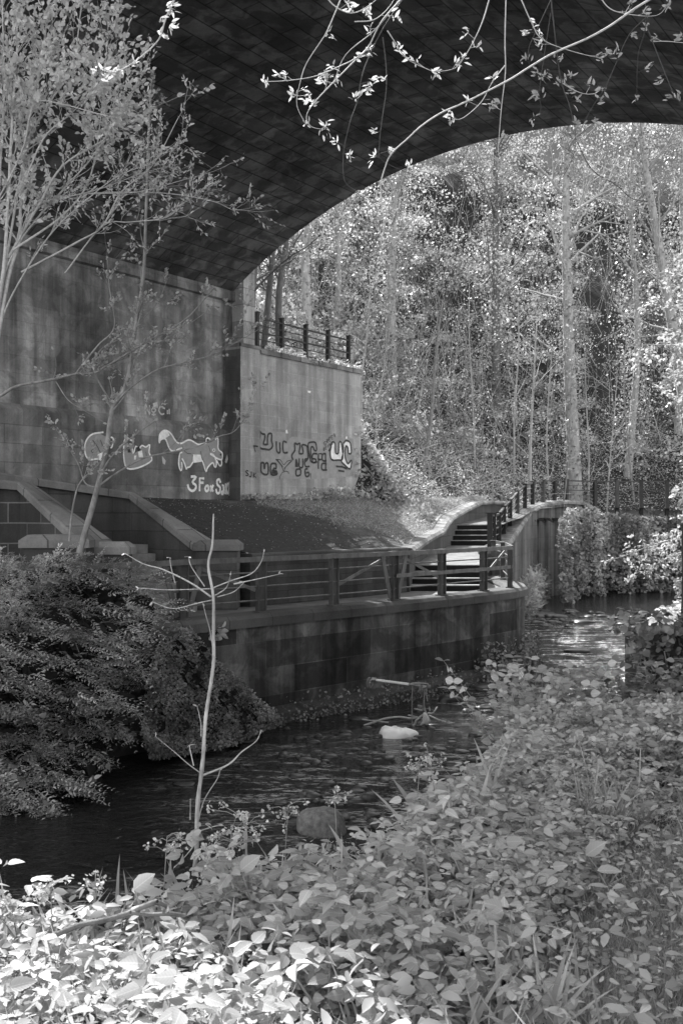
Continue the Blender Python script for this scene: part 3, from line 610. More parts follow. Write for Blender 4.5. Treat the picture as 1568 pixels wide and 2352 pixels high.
# ------------------------------------------------------------------ walls along the river
def z3(pts, z): return [(x, y, Z0 + z) for x, y in pts]
def wallsec(hw, zb, zt=None): return lambda i, p: [(-hw, Z0 + zb), (hw, Z0 + zb), (hw, p[2] if zt is None else Z0 + zt), (-hw, p[2] if zt is None else Z0 + zt)]
def copsec(hw, th, ch=.07): return lambda i, p: [(-hw, p[2] - th), (hw, p[2] - th), (hw, p[2] - ch), (hw - ch, p[2]), (-hw + ch, p[2]), (-hw, p[2] - ch)]
rw = thing('river_wall', 'dark stone river wall with a rounded end and a flat coping', 'wall', (.5, 22.2, 0))
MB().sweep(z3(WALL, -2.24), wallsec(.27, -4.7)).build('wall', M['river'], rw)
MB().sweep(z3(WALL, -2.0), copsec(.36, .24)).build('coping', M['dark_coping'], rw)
MB().sweep(z3(WALL[1:-2], -3.95), lambda i, p: [(.2, Z0 - 4.7), (.55, Z0 - 4.7), (.5, Z0 - 4.0), (.2, Z0 - 3.85)]).build('footing', M['rock'], rw)
FAR = [(4.84, 32.3, -1.12), (5.25, 34.5, -1.14), (5.75, 36.8, -1.15), (6.05, 38, -1.1), (6.56, 40, -.84), (7.15, 42, -.55), (7.75, 44, -.2), (8.4, 46, .18), (9.4, 48.7, .42), (10.4, 50.4, .58), (11.4, 52, .68), (12.6, 53.4, .62), (13.6, 53.7, .3)]
fw = thing('river_wall', 'far river wall with pale sloping coping that climbs beside the steps', 'wall', (8, 44, 0))
fp = [(x, y, Z0 + z) for x, y, z in FAR]
MB().sweep([(x, y, z - .2) for x, y, z in fp], wallsec(.3, -4.7)).build('wall', M['far'], fw)
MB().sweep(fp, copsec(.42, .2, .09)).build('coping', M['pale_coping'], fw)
bwl = thing('path_wall', 'low dark wall with flat coping between the riverside path and grass slope', 'wall', (-.3, 24.6, Z0 - 2.1))
MB().sweep(z3(BACK, -1.06), wallsec(.2, -2.3)).build('wall', M['back'], bwl)
MB().sweep(z3(BACK, -.92), copsec(.27, .14, .03)).build('coping', M['dark_coping'], bwl)
IN = [(1.62, 26.75, -.94), (2.45, 31, -.74), (3.3, 34.8, -.56), (3.62, 36.2, -.28), (3.85, 37, -.1), (4.7, 39.6, .2), (5.6, 42, .5), (6.4, 44, .54), (7.2, 45.2, .54)]
ip = [(x, y, Z0 + z) for x, y, z in IN]
iw = thing('step_parapet', 'pale stone parapet curving up the left side of the steps', 'wall', (3.5, 35, Z0 - 1.3))
MB().sweep([(x, y, z - .16) for x, y, z in ip], wallsec(.2, -2.4)).build('wall', M['stair_wall'], iw)
MB().sweep(ip, copsec(.33, .16, .08)).build('coping', M['pale_coping'], iw)
# stone steps
def steps(name, label, x0, x1, y0, z0, n, rise, going, skew=0.0):
    t = thing(name, label, 'steps', ((x0 + x1) / 2, y0, Z0 + z0))
    for k in range(n):
        y = y0 + k * going; dx = skew * k
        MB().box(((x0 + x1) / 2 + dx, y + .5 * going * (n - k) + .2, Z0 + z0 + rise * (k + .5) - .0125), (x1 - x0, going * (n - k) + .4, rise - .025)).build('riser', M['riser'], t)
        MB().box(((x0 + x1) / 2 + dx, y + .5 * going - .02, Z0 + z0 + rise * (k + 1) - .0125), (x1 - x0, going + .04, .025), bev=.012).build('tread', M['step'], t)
    return t
steps('stone_steps', 'lower flight of stone steps, risers coloured dark for shade, seen through the near railing', 1.72, 3.95, 27.0, -2.12, 4, .165, .35)
steps('stone_steps', 'upper flight of four stone steps, risers coloured dark for shade, beyond the landing', 3.7, 5.75, 37.0, -1.21, 4, .19, .36, .05)
MB_side = MB().box((4.0, 30.1, Z0 - 1.8), (.2, 4.1, .72)).build('landing_kerb', M['step']); tag(MB_side, 'low stone kerb along the river side of the stair landing', 'kerb')

# stair parapets on the left
def stair_par(label, pts, mat, piers):
    t = thing('stair_parapet', label, 'wall', (pts[-1][0], pts[-1][1], Z0 - 2.1)); line = [(x, y, Z0 + z) for x, y, z in pts]
    MB().sweep([(a, b, c - .16) for a, b, c in line], wallsec(.22, -3.6)).build('wall', mat, t)
    MB().sweep(line, copsec(.36, .17, .04)).build('coping', M['coping'], t)
    for cx_, cy_, w_, d_, zt in piers:
        p = MB().box((cx_, cy_, Z0 + (zt - .16 - 3.4) / 2), (w_ - .14, d_ - .14, zt - .16 + 3.4)).build('pier', mat, t)
        a, b = w_ / 2, d_ / 2; z = Z0 + zt; q = MB().box((cx_, cy_, z - .14), (w_, d_, .13))
        lo = [(cx_ - a, cy_ - b, z - .075), (cx_ + a, cy_ - b, z - .075), (cx_ + a, cy_ + b, z - .075), (cx_ - a, cy_ + b, z - .075)]; hi = [(cx_ + i * (a - .12), cy_ + j * (b - .12), z + .02) for i, j in ((-1, -1), (1, -1), (1, 1), (-1, 1))]
        for k in range(4): q.face([lo[k], lo[(k + 1) % 4], hi[(k + 1) % 4], hi[k]])
        q.face(hi); q.build('pier_cap', M['coping'], p)
    return t
stair_par('stone stair parapet ending in a wide flat pier beside the railing and grass slope', [(-8.0, 19.8, .95), (-6.4, 22.3, .68), (-5.05, 24.0, .50), (-3.05, 22.25, -.66)], M['stair_wall'], [(-2.72, 22.1, 1.02, .9, -.62)])
stair_par('nearer coursed stair parapet at the left with two capped piers', [(-8.6, 18.0, .78), (-6.35, 20.0, .62), (-4.5, 18.3, -.5)], M['stair_wall_dark'], [(-4.2, 18.35, .72, .7, -.55), (-4.95, 17.5, 1.22, .7, -.40)])
t = thing('stone_steps', 'stone steps rising to the left between the two stair parapets', 'steps', (-3.7, 20.3, Z0 - 2.12))
for k in range(7): MB().box((-4.0 - .22 * k - .8, 20.5 + .22 * k + .8, Z0 - 2.12 + .1 + .2 * k), (2.2, 2.6, .2), (-.707, .707)).build('step', M['step'], t)

# railings
def hpost(c, h, ax, w_=.2, d_=.12):
    m = MB(); c = np.asarray(c, float); ax = np.array(ax, float); ay = np.array([-ax[1], ax[0]])
    P = lambda a, b: (c[0] + ax[0] * a + ay[0] * b, c[1] + ax[1] * a + ay[1] * b, c[2])
    x, y, t_ = w_ / 2, d_ / 2, .018
    m.prism([P(-x, -y), P(-x + t_, -y), P(-x + t_, -.01), P(x - t_, -.01), P(x - t_, -y), P(x, -y), P(x, y), P(x - t_, y), P(x - t_, .01), P(-x + t_, .01), P(-x + t_, y), P(-x, y)], (0, 0, h))
    m.box(c + np.array([0, 0, h + .012]), (w_ + .05, d_ + .05, .025), ax, .01); m.box(c + np.array([0, 0, .012]), (w_ + .08, d_ + .08, .024), ax)
    return m
nr = thing('railing', 'weathered metal railing with braced posts along the near river wall coping', 'railing', (.5, 22.2, Z0 - 2))
PX = [(-5.4, 16.3), (-4.3, 17.4), (-2.98, 18.72), (-1.62, 20.1), (-.16, 21.5), (1.21, 22.85), (2.43, 24.15), (3.63, 25.5), (4.5, 26.65), (4.84, 29.9), (4.84, 31.8)]
H = 1.1
for k, (x, y) in enumerate(PX):
    a = np.array(PX[min(k + 1, len(PX) - 1)]) - np.array(PX[max(k - 1, 0)]); a = a / np.linalg.norm(a); c = np.array([x, y, Z0 - 2.0])
    po = hpost(c, H, a).build('post', M['post'], nr)
    if k in (2, 5):
        for sg in (-1, 1):
            MB().bar(c + np.array([a[0], a[1], 0]) * sg * .13 + (0, 0, .05), c + np.array([a[0], a[1], 0]) * sg * .42 + (0, 0, H - .06), .03, .11).build('brace', M['rail'], nr)
for k in range(len(PX) - 1):
    p = np.array([*PX[k], Z0 - 2]); q = np.array([*PX[k + 1], Z0 - 2]); d = (q - p) / np.linalg.norm(q - p)
    nrm = np.array([d[1], -d[0], 0]) * .075
    MB().bar(p + (0, 0, H - .03) + nrm, q + (0, 0, H - .03) + nrm, .05, .10).build('handrail', M['rail'], nr)
    for h in ((.24, .52, .8) if k < 5 else (.27, .82)): MB().tube([p + (0, 0, h), q + (0, 0, h)], .017, 8).build('rail', M['rail'], nr, True)
    if k >= 5: MB().bar(p + (0, 0, .56) + nrm * .9, q + (0, 0, .56) + nrm * .9, .012, .09).build('rail', M['rail'], nr)
    if k in (1, 2, 4, 5, 7):
        (lo, hi) = (.45, .98); A2, B2 = (p, q) if k in (1, 4, 7) else (q, p)
        MB().bar(A2 + d * (.15 if k in (1, 4, 7) else -.15) + (0, 0, lo), B2 + d * (-.3 if k in (1, 4, 7) else .3) + (0, 0, hi), .015, .07 if k > 1 else .05).build('diagonal_brace', M['rail'], nr)
fr = thing('railing', 'far dark railing climbing the pale coping beside the upper steps', 'railing', (8, 43, Z0))
def far_z(y): return Z0 + np.interp(y, [p[1] for p in FAR], [p[2] for p in FAR])
def far_x(y): return np.interp(y, [p[1] for p in FAR], [p[0] for p in FAR])
FY = [32.7, 35.4, 38, 40, 42, 44.4, 46.6, 48.6, 50, 51.4, 52.6]
FPp = [np.array([far_x(y) - .05, y, far_z(y)]) for y in FY] + [np.array([13.7, 53.9, Z0 + .0]), np.array([14.9, 53.9, Z0 - .25]), np.array([16.2, 53.9, Z0 - .3]), np.array([17.6, 53.9, Z0 - .3]), np.array([19, 54, Z0 - .3]), np.array([20.4, 54, Z0 - .3])]
tops = []
for k, p in enumerate(FPp):
    h = 1.1 if k < 11 else Z0 + 1.75 - p[2]
    a = FPp[min(k + 1, len(FPp) - 1)] - FPp[max(k - 1, 0)]; a = a[:2] / np.linalg.norm(a[:2])
    q = MB().box(p + (0, 0, h / 2), (.18, .17, h), a); q.box(p + (0, 0, h + .015), (.24, .23, .03), a); q.build('post', M['dark_post'] if k not in (5, 8, 12) else M['post'], fr)
    tops.append(p + np.array([0, 0, h]))
for k in range(len(FPp) - 1):
    MB().bar(tops[k] - (0, 0, .05), tops[k + 1] - (0, 0, .05), .09, .07).build('handrail', M['post'], fr)
    for h in (.3, .55, .8): MB().bar(tops[k] - (0, 0, h), tops[k + 1] - (0, 0, h), .02, .05 if h == .55 else .025).build('rail', M['post'], fr)
    if k in (3, 9): MB().bar(tops[k] - (0, 0, .1), tops[k + 1] - (0, 0, .7), .02, .06).build('diagonal_brace', M['post'], fr)

# ------------------------------------------------------------------ near bank: ground cover and single plants
def bank_at(x, y): return bank_h(np.asarray(x, float), np.asarray(y, float))[0]
g = np.random.default_rng(21)
def bank_points(n, y0, y1, dmin, pw=0.8, half=0.37):
    out = np.zeros((0, 3))
    while len(out) < n:
        y = y0 + (y1 - y0) * g.uniform(0, 1, n * 2) ** pw; x = g.uniform(-1, 1, n * 2) * (half * y + .5)
        z, d = bank_h(x, y); k = (d > dmin) & (z > 0.1); out = np.vstack([out, np.stack([x, y, z], 1)[k]])
    return out[:n]
def rosettes(P, h, size, T, per=3, tiltn=0.75, wid=1.0):
    n = len(P); top = P + np.stack([g.normal(size=n) * .04, g.normal(size=n) * .04, h], 1); phi = g.uniform(0, 6.283, n); parts = []
    for k in range(per):
        a = phi + (k - (per - 1) / 2) * (1.25 if per == 3 else 6.283 / per) + g.normal(size=n) * .2
        d = np.stack([np.cos(a), np.sin(a), g.uniform(-.35, .35, n)], 1)
        nr = unit(np.array([0, 0, 1.0]) + g.normal(size=(n, 3)) * tiltn); parts.append(leaves(top + d * .012, d, nr, size * g.uniform(.75, 1.2, n), T, wid))
    return parts, top
def stems(P, top, w=1.0):
    d = top - P; L = np.linalg.norm(d, axis=1); n = len(P); return leaves(P, d, rdir(n, g), L, (T_BLADE[0] * np.array([1, .35, 0]), T_BLADE[1]), .06 * w / np.maximum(L, .05) * 1.0)
parts = []
P = bank_points(11000, 2.3, 7.5, -.45); P = P[(P[:, 0] < .4 + .5 * (P[:, 1] - 3.3)) | (P[:, 1] > 6.2) | (g.uniform(0, 1, len(P)) < .16)]; wild = np.clip(1 - sstep((P[:, 0] - .35 - .12 * (P[:, 1] - 3)) / 1.1), 0, 1)
P = P[(vnoise(P[:, 0] * 2.6 + 50, P[:, 1] * 2.6, 17) > .3) | (g.uniform(0, 1, len(P)) < .35)]; wild = np.clip(1 - sstep((P[:, 0] - .35 - .12 * (P[:, 1] - 3)) / 1.1), 0, 1); lump = .45 + 1.1 * vnoise(P[:, 0] * 2.2, P[:, 1] * 2.2, 19)
h = (g.uniform(.05, .2, len(P)) + wild * g.uniform(.0, .22, len(P))) * lump; sz = (.028 + .042 * wild + .010 * sstep((P[:, 1] - 4.6) / 1.6)) * g.uniform(.5, 1.15, len(P))
a_, top = rosettes(P, h, sz, T_ELDER, wid=.92); parts += a_; parts.append(stems(P, top))
b_, _ = rosettes(P[::2], h[::2] * .55, sz[::2] * .9, T_ELDER); parts += b_
P = bank_points(16000, 7.2, 17, -.6, .9); h = g.uniform(.06, .40, len(P)) * (.35 + 1.2 * vnoise(P[:, 0] * 1.5, P[:, 1] * 1.5, 23)); a_, top = rosettes(P, h, g.uniform(.042, .075, len(P)), T_OVAL, wid=1.1); parts += a_
b_, _ = rosettes(P, h * .5, .06, T_OVAL, wid=1.2); parts += b_
P = bank_points(2500, 17, 34, -.6, 1.0, .42); a_, _ = rosettes(P, g.uniform(.1, .6, len(P)), g.uniform(.1, .2, len(P)), T_OVAL, wid=1.3); parts += a_
# leaves hanging down the bank's edge
P = bank_points(2600, 3.2, 15, -.95); P = P[bank_h(P[:, 0], P[:, 1])[1] < .15]; a_, _ = rosettes(P, g.uniform(.05, .25, len(P)), .085, T_OVAL, wid=1.2); parts += a_
tag(leafobj('ground_cover', parts, M['cover']), kind='stuff')
# a second kind of low weed with narrow toothed leaves mixed through the bank
parts = []; P = bank_points(3600, 2.4, 9, -.5); P = P[(P[:, 0] < .4 + .5 * (P[:, 1] - 3.3)) | (g.uniform(0, 1, len(P)) < .3)]; a_, top = rosettes(P, g.uniform(.1, .38, len(P)), g.uniform(.03, .075, len(P)), T_NARROW, 5, .7, 1.3); parts += a_; parts.append(stems(P, top, 1.2)); a_, _ = rosettes(P, g.uniform(.06, .2, len(P)), g.uniform(.03, .06, len(P)), T_NARROW, 4, .7, 1.4); parts += a_
tag(leafobj('low_weeds', parts, M['grass']), kind='stuff')
# grass
P = bank_points(110000, 2.3, 6.0, .1); k = P[:, 0] > .2 + .5 * (P[:, 1] - 3.3); P = P[k]; n = len(P)
d = unit(np.stack([g.normal(size=n) * .5, g.normal(size=n) * .5, np.full(n, .9)], 1)); q1 = leaves(P, d, rdir(n, g), g.uniform(.04, .115, n), T_BLADE, 1.3)
P = bank_points(2400, 2.4, 4.8, -.5); P = P[P[:, 0] < .8]; n = len(P)
d = unit(np.stack([g.normal(size=n) * .35, g.normal(size=n) * .35, np.full(n, 1.0)], 1)); q2 = leaves(P, d, rdir(n, g) * [1, 1, .2], g.uniform(.14, .40, n), T_BLADE, g.uniform(.5, 1.3, n))
P = bank_points(2600, 4, 10, -.5); n = len(P); d = unit(np.stack([g.normal(size=n) * .4, g.normal(size=n) * .4, np.full(n, 1.0)], 1)); q3 = leaves(P, d, rdir(n, g) * [1, 1, .2], g.uniform(.10, .25, n), T_BLADE, .8)
P = bank_points(900, 3.0, 7, -.5); P = P[(np.abs(bank_h(P[:, 0], P[:, 1])[1]) < .3) & (P[:, 0] < 1.0)][:130]; n = len(P); d = unit(np.stack([g.normal(size=n) * .28, g.normal(size=n) * .2, np.ones(n)], 1)); q4 = leaves(P, d, rdir(n, g) * [1, 1, .1], g.uniform(.28, .5, n), T_BLADE, g.uniform(1.0, 2.0, n))
tag(leafobj('grass', [q1, q2, q3, q4], M['grass']), kind='stuff')

def fmt(o, label, cat, group=None): return tag(o, label, cat, group)
def gpos(px, d): x = (px - CX) / F * d; return np.array([x, d, float(bank_at(x, d))])
# flowering woodrush stems along the edge of the bank
WR = [(22, 2062, 3.72, .6, 'woodrush stem in flower at the far left end of the bank edge'), (118, 2035, 3.75, .6, 'thin dark woodrush stem over black water, second from the left end of the bank'),
      (220, 2012, 3.85, .55, 'woodrush stem rising from the tall blades left of the fallen twig'), (384, 1922, 4.1, .7, 'upright woodrush stem against dark water left of the thin sapling'),
      (470, 1962, 4.0, .6, 'small woodrush head close to the foot of the sapling'), (532, 1908, 4.25, 1.1, 'dense greyish woodrush head just right of the sapling'), (566, 1885, 4.1, 1.25, 'largest pale drooping woodrush head right of the sapling'),
      (662, 1850, 4.6, .6, 'slim woodrush stem leaning left near the mossy boulder'), (768, 1818, 5.0, .55, 'slim woodrush stem standing in front of the mossy boulder'), (964, 1745, 5.5, .8, 'tall woodrush stem at the waterside, left one of the tall pair'), (985, 1733, 5.6, .9, 'tallest woodrush stem at the waterside, right one of the tall pair'),
      (995, 1945, 4.6, .5, 'short woodrush head low among the leaves by the tall pair')]
for px, py, d, sp, lab in WR:
    topp = pix(px, py, d); b = gpos(px + g.uniform(-25, 25), d); b[2] = min(b[2], topp[2] - .2)
    t = thing('woodrush', lab, 'plant', b, 'flowering woodrush along the bank edge')
    mid = (b + topp) / 2 + np.array([g.normal() * .015, g.normal() * .015, 0]); ln = smooth_line([b, mid, topp], 5); lines = [(ln, np.linspace(.0035, .002, len(ln)))]; fl = []
    for _ in range(int(10 * sp) + 4):
        s_ = topp - np.array([0, 0, g.uniform(0, .07)]); e = s_ + np.array([g.normal() * .045, g.normal() * .045, g.uniform(-.02, .05)]) * sp * 1.3
        lines.append((np.array([s_, (s_ + e) / 2 + (0, 0, .012), e]), .0013)); fl += [e + g.normal(size=3) * .008 for _ in range(10)]
    tubes('stalk', lines, M['stalk'], t, 4); fl = np.array(fl); leafobj('floret', [cloud(fl, .014, T_OVAL, .2, g, 1.2)], M['floret'], t)['kind'] = 'stuff'
# big single leaves
for px, py, d, sz, tilt, lab in ((1030, 1832, 6.2, .165, .25, 'large round pale leaf standing above the ground cover by the water'), (578, 2000, 3.95, .10, 1.2, 'broad upright dock leaf beside the pale woodrush head'), (335, 2045, 3.7, .10, 1.3, 'long shiny leaf arching over the bank edge left of the sapling'),
                              (560, 2195, 3.05, .075, .5, 'broad sunlit dock leaf curling at the bottom of the picture'), (812, 2120, 3.5, .075, .6, 'curled pale leaf standing at the end of the sunlit patch'), (1370, 1965, 5.0, .125, .6, 'long grey dock leaf bending left among low leaves under the grass tuft'), (1395, 2000, 4.6, .11, .3, 'pale pointed dock leaf low on the bank near the mown grass')):
    c = pix(px, py, d); b = gpos(px, d); b[2] = min(b[2], c[2] - .08); t = thing('broad_leaf_plant', lab, 'plant', b, None)
    tubes('stalk', [(smooth_line([b, (b + c) / 2 + (0.01, 0, 0.02), c - np.array([sz * .4, 0, 0])], 4), .004)], M['stalk'], t)
    dd = np.array([[1.0, -.2, .15 if tilt < .5 else .9]]); nn = unit(np.array([[.1, -tilt, 1.0]]))
    leafobj('leaf_blade', [leaves(np.array([c - np.array([sz * .45, 0, 0])]), dd, nn, sz, T_ROUND if sz == .165 else T_OVAL)], M['cover'], t)
# white flowers
for px, py, d, sz, lab in ((1395, 1664, 9.0, .045, 'largest white star flower above the leaves near the ivy block'), (1290, 1672, 8.8, .025, 'small white flower under the leafy shrub'), (1183, 1925, 5.4, .028, 'single white flower in the middle of the low leaves'), (1453, 1672, 8.9, .022, 'tiny white flower at the right of the star flower'), (976, 1983, 4.6, .02, 'tiny white flower low by the tall woodrush pair')):
    c = pix(px, py, d); b = gpos(px, d); b[2] = min(b[2], c[2] - .1); t = thing('white_flower', lab, 'flower', b, 'white flowers on the bank')
    tubes('stalk', [(np.array([b, (b + c) / 2, c]), .002)], M['stalk'], t); a = np.arange(7) * .9; dd = np.stack([np.cos(a), np.full(7, -.35), np.sin(a)], 1)
    leafobj('petal', [leaves(np.repeat(c[None], 7, 0), dd, np.repeat([[0, -1.0, .3]], 7, 0), sz, T_NARROW, 1.6)], M['petal'], t)['kind'] = 'stuff'
# tuft of coarse grass, straws
b = gpos(1385, 5.9); n = 90; P = np.repeat(b[None], n, 0) + np.stack([g.normal(size=n) * .13, g.normal(size=n) * .06, np.zeros(n)], 1); d = unit(np.stack([g.normal(size=n) * .45, g.normal(size=n) * .2, np.ones(n)], 1))
fmt(leafobj('grass_tuft', [leaves(P, d, rdir(n, g) * [1, 1, .1], g.uniform(.25, .5, n), T_BLADE, .6)], M['stalk']), 'dark rushy tuft of coarse grass on the right bank', 'grass tuft')
for a, b_, d, lab in (((1322, 1678), (1364, 1795), 6.4, 'bleached straw leaning left above the coarse grass tuft'), ((1470, 1720), (1455, 1800), 6.2, 'thin upright straw right of the coarse grass tuft'), ((995, 1790), (1050, 1830), 6.0, 'bent straw arching beside the round leaf')):
    p, q = pix(*a, d), pix(*b_, d); q[2] = min(q[2], float(bank_at(q[0], q[1])) + .05); fmt(tubes('straw', [(smooth_line([q, (p + q) / 2 + (.01, 0, .01), p], 4), .0035)], M['sapling']), lab, 'straw', 'dry straws on the bank')
# fallen twig over the leaves
c7 = lambda x, y: (x * .5, 1724.8 + y * .5)
tw = [((260, 842), (370, 800), (480, 778), (600, 742), (660, 715), (722, 692)), ((600, 742), (690, 752), (780, 748), (850, 756)), ((722, 692), (765, 715), (775, 745))]
fmt(tubes('fallen_twig', [(smooth_line([pix(*c7(*p), 3.12 + .03 * (i_ % 2)) for i_, p in enumerate(l)], 5), .009 if k == 0 else .007) for k, l in enumerate(tw)], M['bark']), 'knobbly fallen twig lying across the leaves of the bank', 'twig')

# thin sapling in the foreground
sp = thing('sapling', 'thin pale leafless sapling standing at the bank edge before the river', 'sapling', gpos(447, 4.45))
D = 4.45
main = smooth_line([pix(p[0] + (2 if k_ % 2 else -1.5), p[1], D + .008 * (-1) ** k_) for k_, p in enumerate( ((447, 2010), (450, 1945), (455, 1850), (463, 1760), (474, 1650), (488, 1530), (492, 1460), (488, 1370), (480, 1300), (486, 1250), (492, 1180)))], 5)
tubes('stem', [(main, np.interp(np.linspace(0, 1, len(main)), [0, .25, .6, .97, 1], [.0105, .0088, .0074, .0042, .0018])), (smooth_line([pix(450, 1940, D), pix(456, 1850, D - .02), pix(462, 1770, D - .02), pix(470, 1715, D)], 5), .007)], M['sapling'], sp, 8)
br = [((488, 1370), (440, 1340), (370, 1308), (330, 1296), (282, 1274)), ((484, 1352), (430, 1352), (380, 1350), (320, 1348)), ((484, 1352), (530, 1335), (575, 1318), (600, 1290), (606, 1264)), ((486, 1375), (450, 1390), (400, 1400), (350, 1385)), ((490, 1370), (520, 1350), (527, 1325)), ((470, 1345), (440, 1300), (436, 1275)), ((400, 1340), (392, 1305), (390, 1280)),
      ((490, 1500), (480, 1450), (476, 1420), (463, 1385)), ((466, 1690), (460, 1660), (453, 1622)), ((468, 1780), (520, 1755), (560, 1730), (585, 1705), (600, 1678)), ((455, 1775), (430, 1750), (400, 1725), (358, 1695)), ((440, 1760), (437, 1725), (434, 1710)), ((455, 1900), (475, 1840), (500, 1790), (505, 1770)), ((437, 1885), (433, 1840)), ((447, 1940), (420, 1970), (395, 1993)), ((460, 1910), (500, 1898), (520, 1893)), ((540, 1342), (600, 1330), (640, 1318)), ((500, 1372), (540, 1365), (565, 1340))]
lines = []; buds = []
for k, l in enumerate(br):
    l = [(x_ + g.normal() * 2.5, y_ + g.normal() * 2.5) for x_, y_ in l]; p = smooth_line([pix(*q, D + (.05 if k % 2 else -.05) * i / len(l)) for i, q in enumerate(l)], 5); lines.append((p, np.linspace(.005 if k in (0, 9) else .003, .0014, len(p)))); buds += [(p[-1], p[-1] - p[-2])]
[tubes('branch', [l_], M['sapling'], sp, 6) for l_ in lines]
leafobj('bud', [tip_leaves(buds, .02, 2, T_NARROW, g, .15, .4)], M['tip'], sp)['kind'] = 'stuff'
leafobj('dead_leaf', [cloud(np.array([pix(446, 1915, D - .03) + g.normal(size=3) * .012 for _ in range(6)]), .06, T_OVAL, .0, g, 1.4)], M['tip'], sp)

# leafy shrubs on the bank
def leafy(name, label, cat, cx_, d, n_st, hgt, sz, rad, mat, group=None, zoff=0.0, T=T_OVAL, per=9, barkm='stalk'):
    b = gpos(cx_, d); b[2] += zoff; t = thing(name, label, cat, b, group); L, pts, dr = [], [], []
    for _ in range(n_st):
        p0 = b + np.array([g.normal() * rad * .4, g.normal() * rad * .4, -.05]); hh = hgt * g.uniform(.5, 1.05); p1 = p0 + np.array([g.normal() * rad * .6, g.normal() * rad * .6, hh]); ln = smooth_line([p0, (p0 + p1) / 2 + g.normal(size=3) * .04, p1], 4); L.append((ln, np.linspace(.006, .002, len(ln))))
        for u_ in np.linspace(.25, 1, per):
            q = p0 + (p1 - p0) * u_
            for sg in (0, 3.14): a = u_ * 9 + sg + g.normal() * .3; pts.append(q); dr.append((math.cos(a), math.sin(a), .25))
    tubes('stem', L, M[barkm], t, 4); n = len(pts)
    leafobj('foliage', [leaves(np.array(pts), np.array(dr), unit(np.array([0, 0, 1.0]) + g.normal(size=(n, 3)) * .7), sz * g.uniform(.6, 1.2, n), T, 1.3)], mat, t); return t
leafy('leafy_shrub', 'leafy shrub standing up from the bank edge before the far water', 'shrub', 1245, 10.2, 90, 1.1, .095, .55, M['cover'], zoff=-.15)
leafy('leafy_shrub', 'low leafy clump leaning over the water below the floating white bag', 'shrub', 1085, 9.2, 46, .6, .07, .5, M['cover'], zoff=-.35)
leafy('leafy_shrub', 'dark leafy shrub spreading in front of the ivy block at right', 'shrub', 1480, 10.6, 40, .75, .09, .5, M['ivy'], zoff=.1)
leafy('leafy_shrub', 'tall weeds crowded at the right end of the river shallows', 'shrub', 1440, 13.2, 36, .5, .085, .6, M['cover'], zoff=-.3)
# ivy-covered block at right
b = gpos(1520, 12.0); b[2] = Z0 - 2.45
iv = thing('ivy_block', 'old dark masonry block overgrown with ivy on the right bank', 'wall', b)
MB().box(b + np.array([.18, .3, .25]), (.95, .7, 1.5), bev=.1).build('block', M['rock'], iv)
P = b + np.stack([g.uniform(-.45, .75, 1100), g.uniform(-.25, .02, 1100), g.uniform(-.4, 1.1, 1100)], 1); P = P[vnoise(P[:, 0] * 4, P[:, 2] * 4, 3) + .5 * (P[:, 2] > b[2] + .6) > .48]
leafobj('ivy', [cloud(P, .08, T_ELDER, .35, g, 1.5, lean=(0, -.5, 0))], M['ivy'], iv)
P = b + np.stack([g.uniform(-.5, .75, 260), g.uniform(-.2, .7, 260), g.uniform(.95, 1.25, 260)], 1); leafobj('ivy', [cloud(P, .085, T_ELDER, .6, g, 1.5)], M['ivy'], iv)
tubes('ivy_stem', [(smooth_line([b + np.array([x, -.12, -.3]), b + np.array([x + .03, -.14, .2]), b + np.array([x - .06, -.1, .8])], 4), .009) for x in (-.2, .05, .28)], M['twig'], iv)

# ------------------------------------------------------------------ things in the river
def rock(name, label, c, size, mat, seed, group=None, sub=4):
    import bmesh
    bm = bmesh.new(); bmesh.ops.create_icosphere(bm, subdivisions=sub, radius=1.0); rr = np.random.default_rng(seed); ph = rr.uniform(0, 6, (6, 3)); fr_ = rr.uniform(1.0, 3.2, (6, 3))
    for v_ in bm.verts:
        p = np.array(v_.co); k = 1 + sum(.07 * math.sin(float(p @ fr_[q] + ph[q][0])) for q in range(6)) + .02 * rr.normal(); p = p * k; p = np.sign(p) * np.abs(p) ** .85
        v_.co = p * np.array(size) + np.array(c)
    me = bpy.data.meshes.new(name); bm.to_mesh(me); bm.free(); me.materials.append(mat); me.polygons.foreach_set('use_smooth', np.ones(len(me.polygons), bool)); o = bpy.data.objects.new(name, me); col.objects.link(o)
    return tag(o, label, 'rock', group)
def wpos(px, py): d = Z0 * F / (py - CY); return np.array([(px - CX) / F * d, d, 0.0])
rock('boulder', 'rounded moss topped boulder in the shallows near the bank', wpos(738, 1908) + (0, 0, .04), (.33, .28, .27), M['moss'], 3)
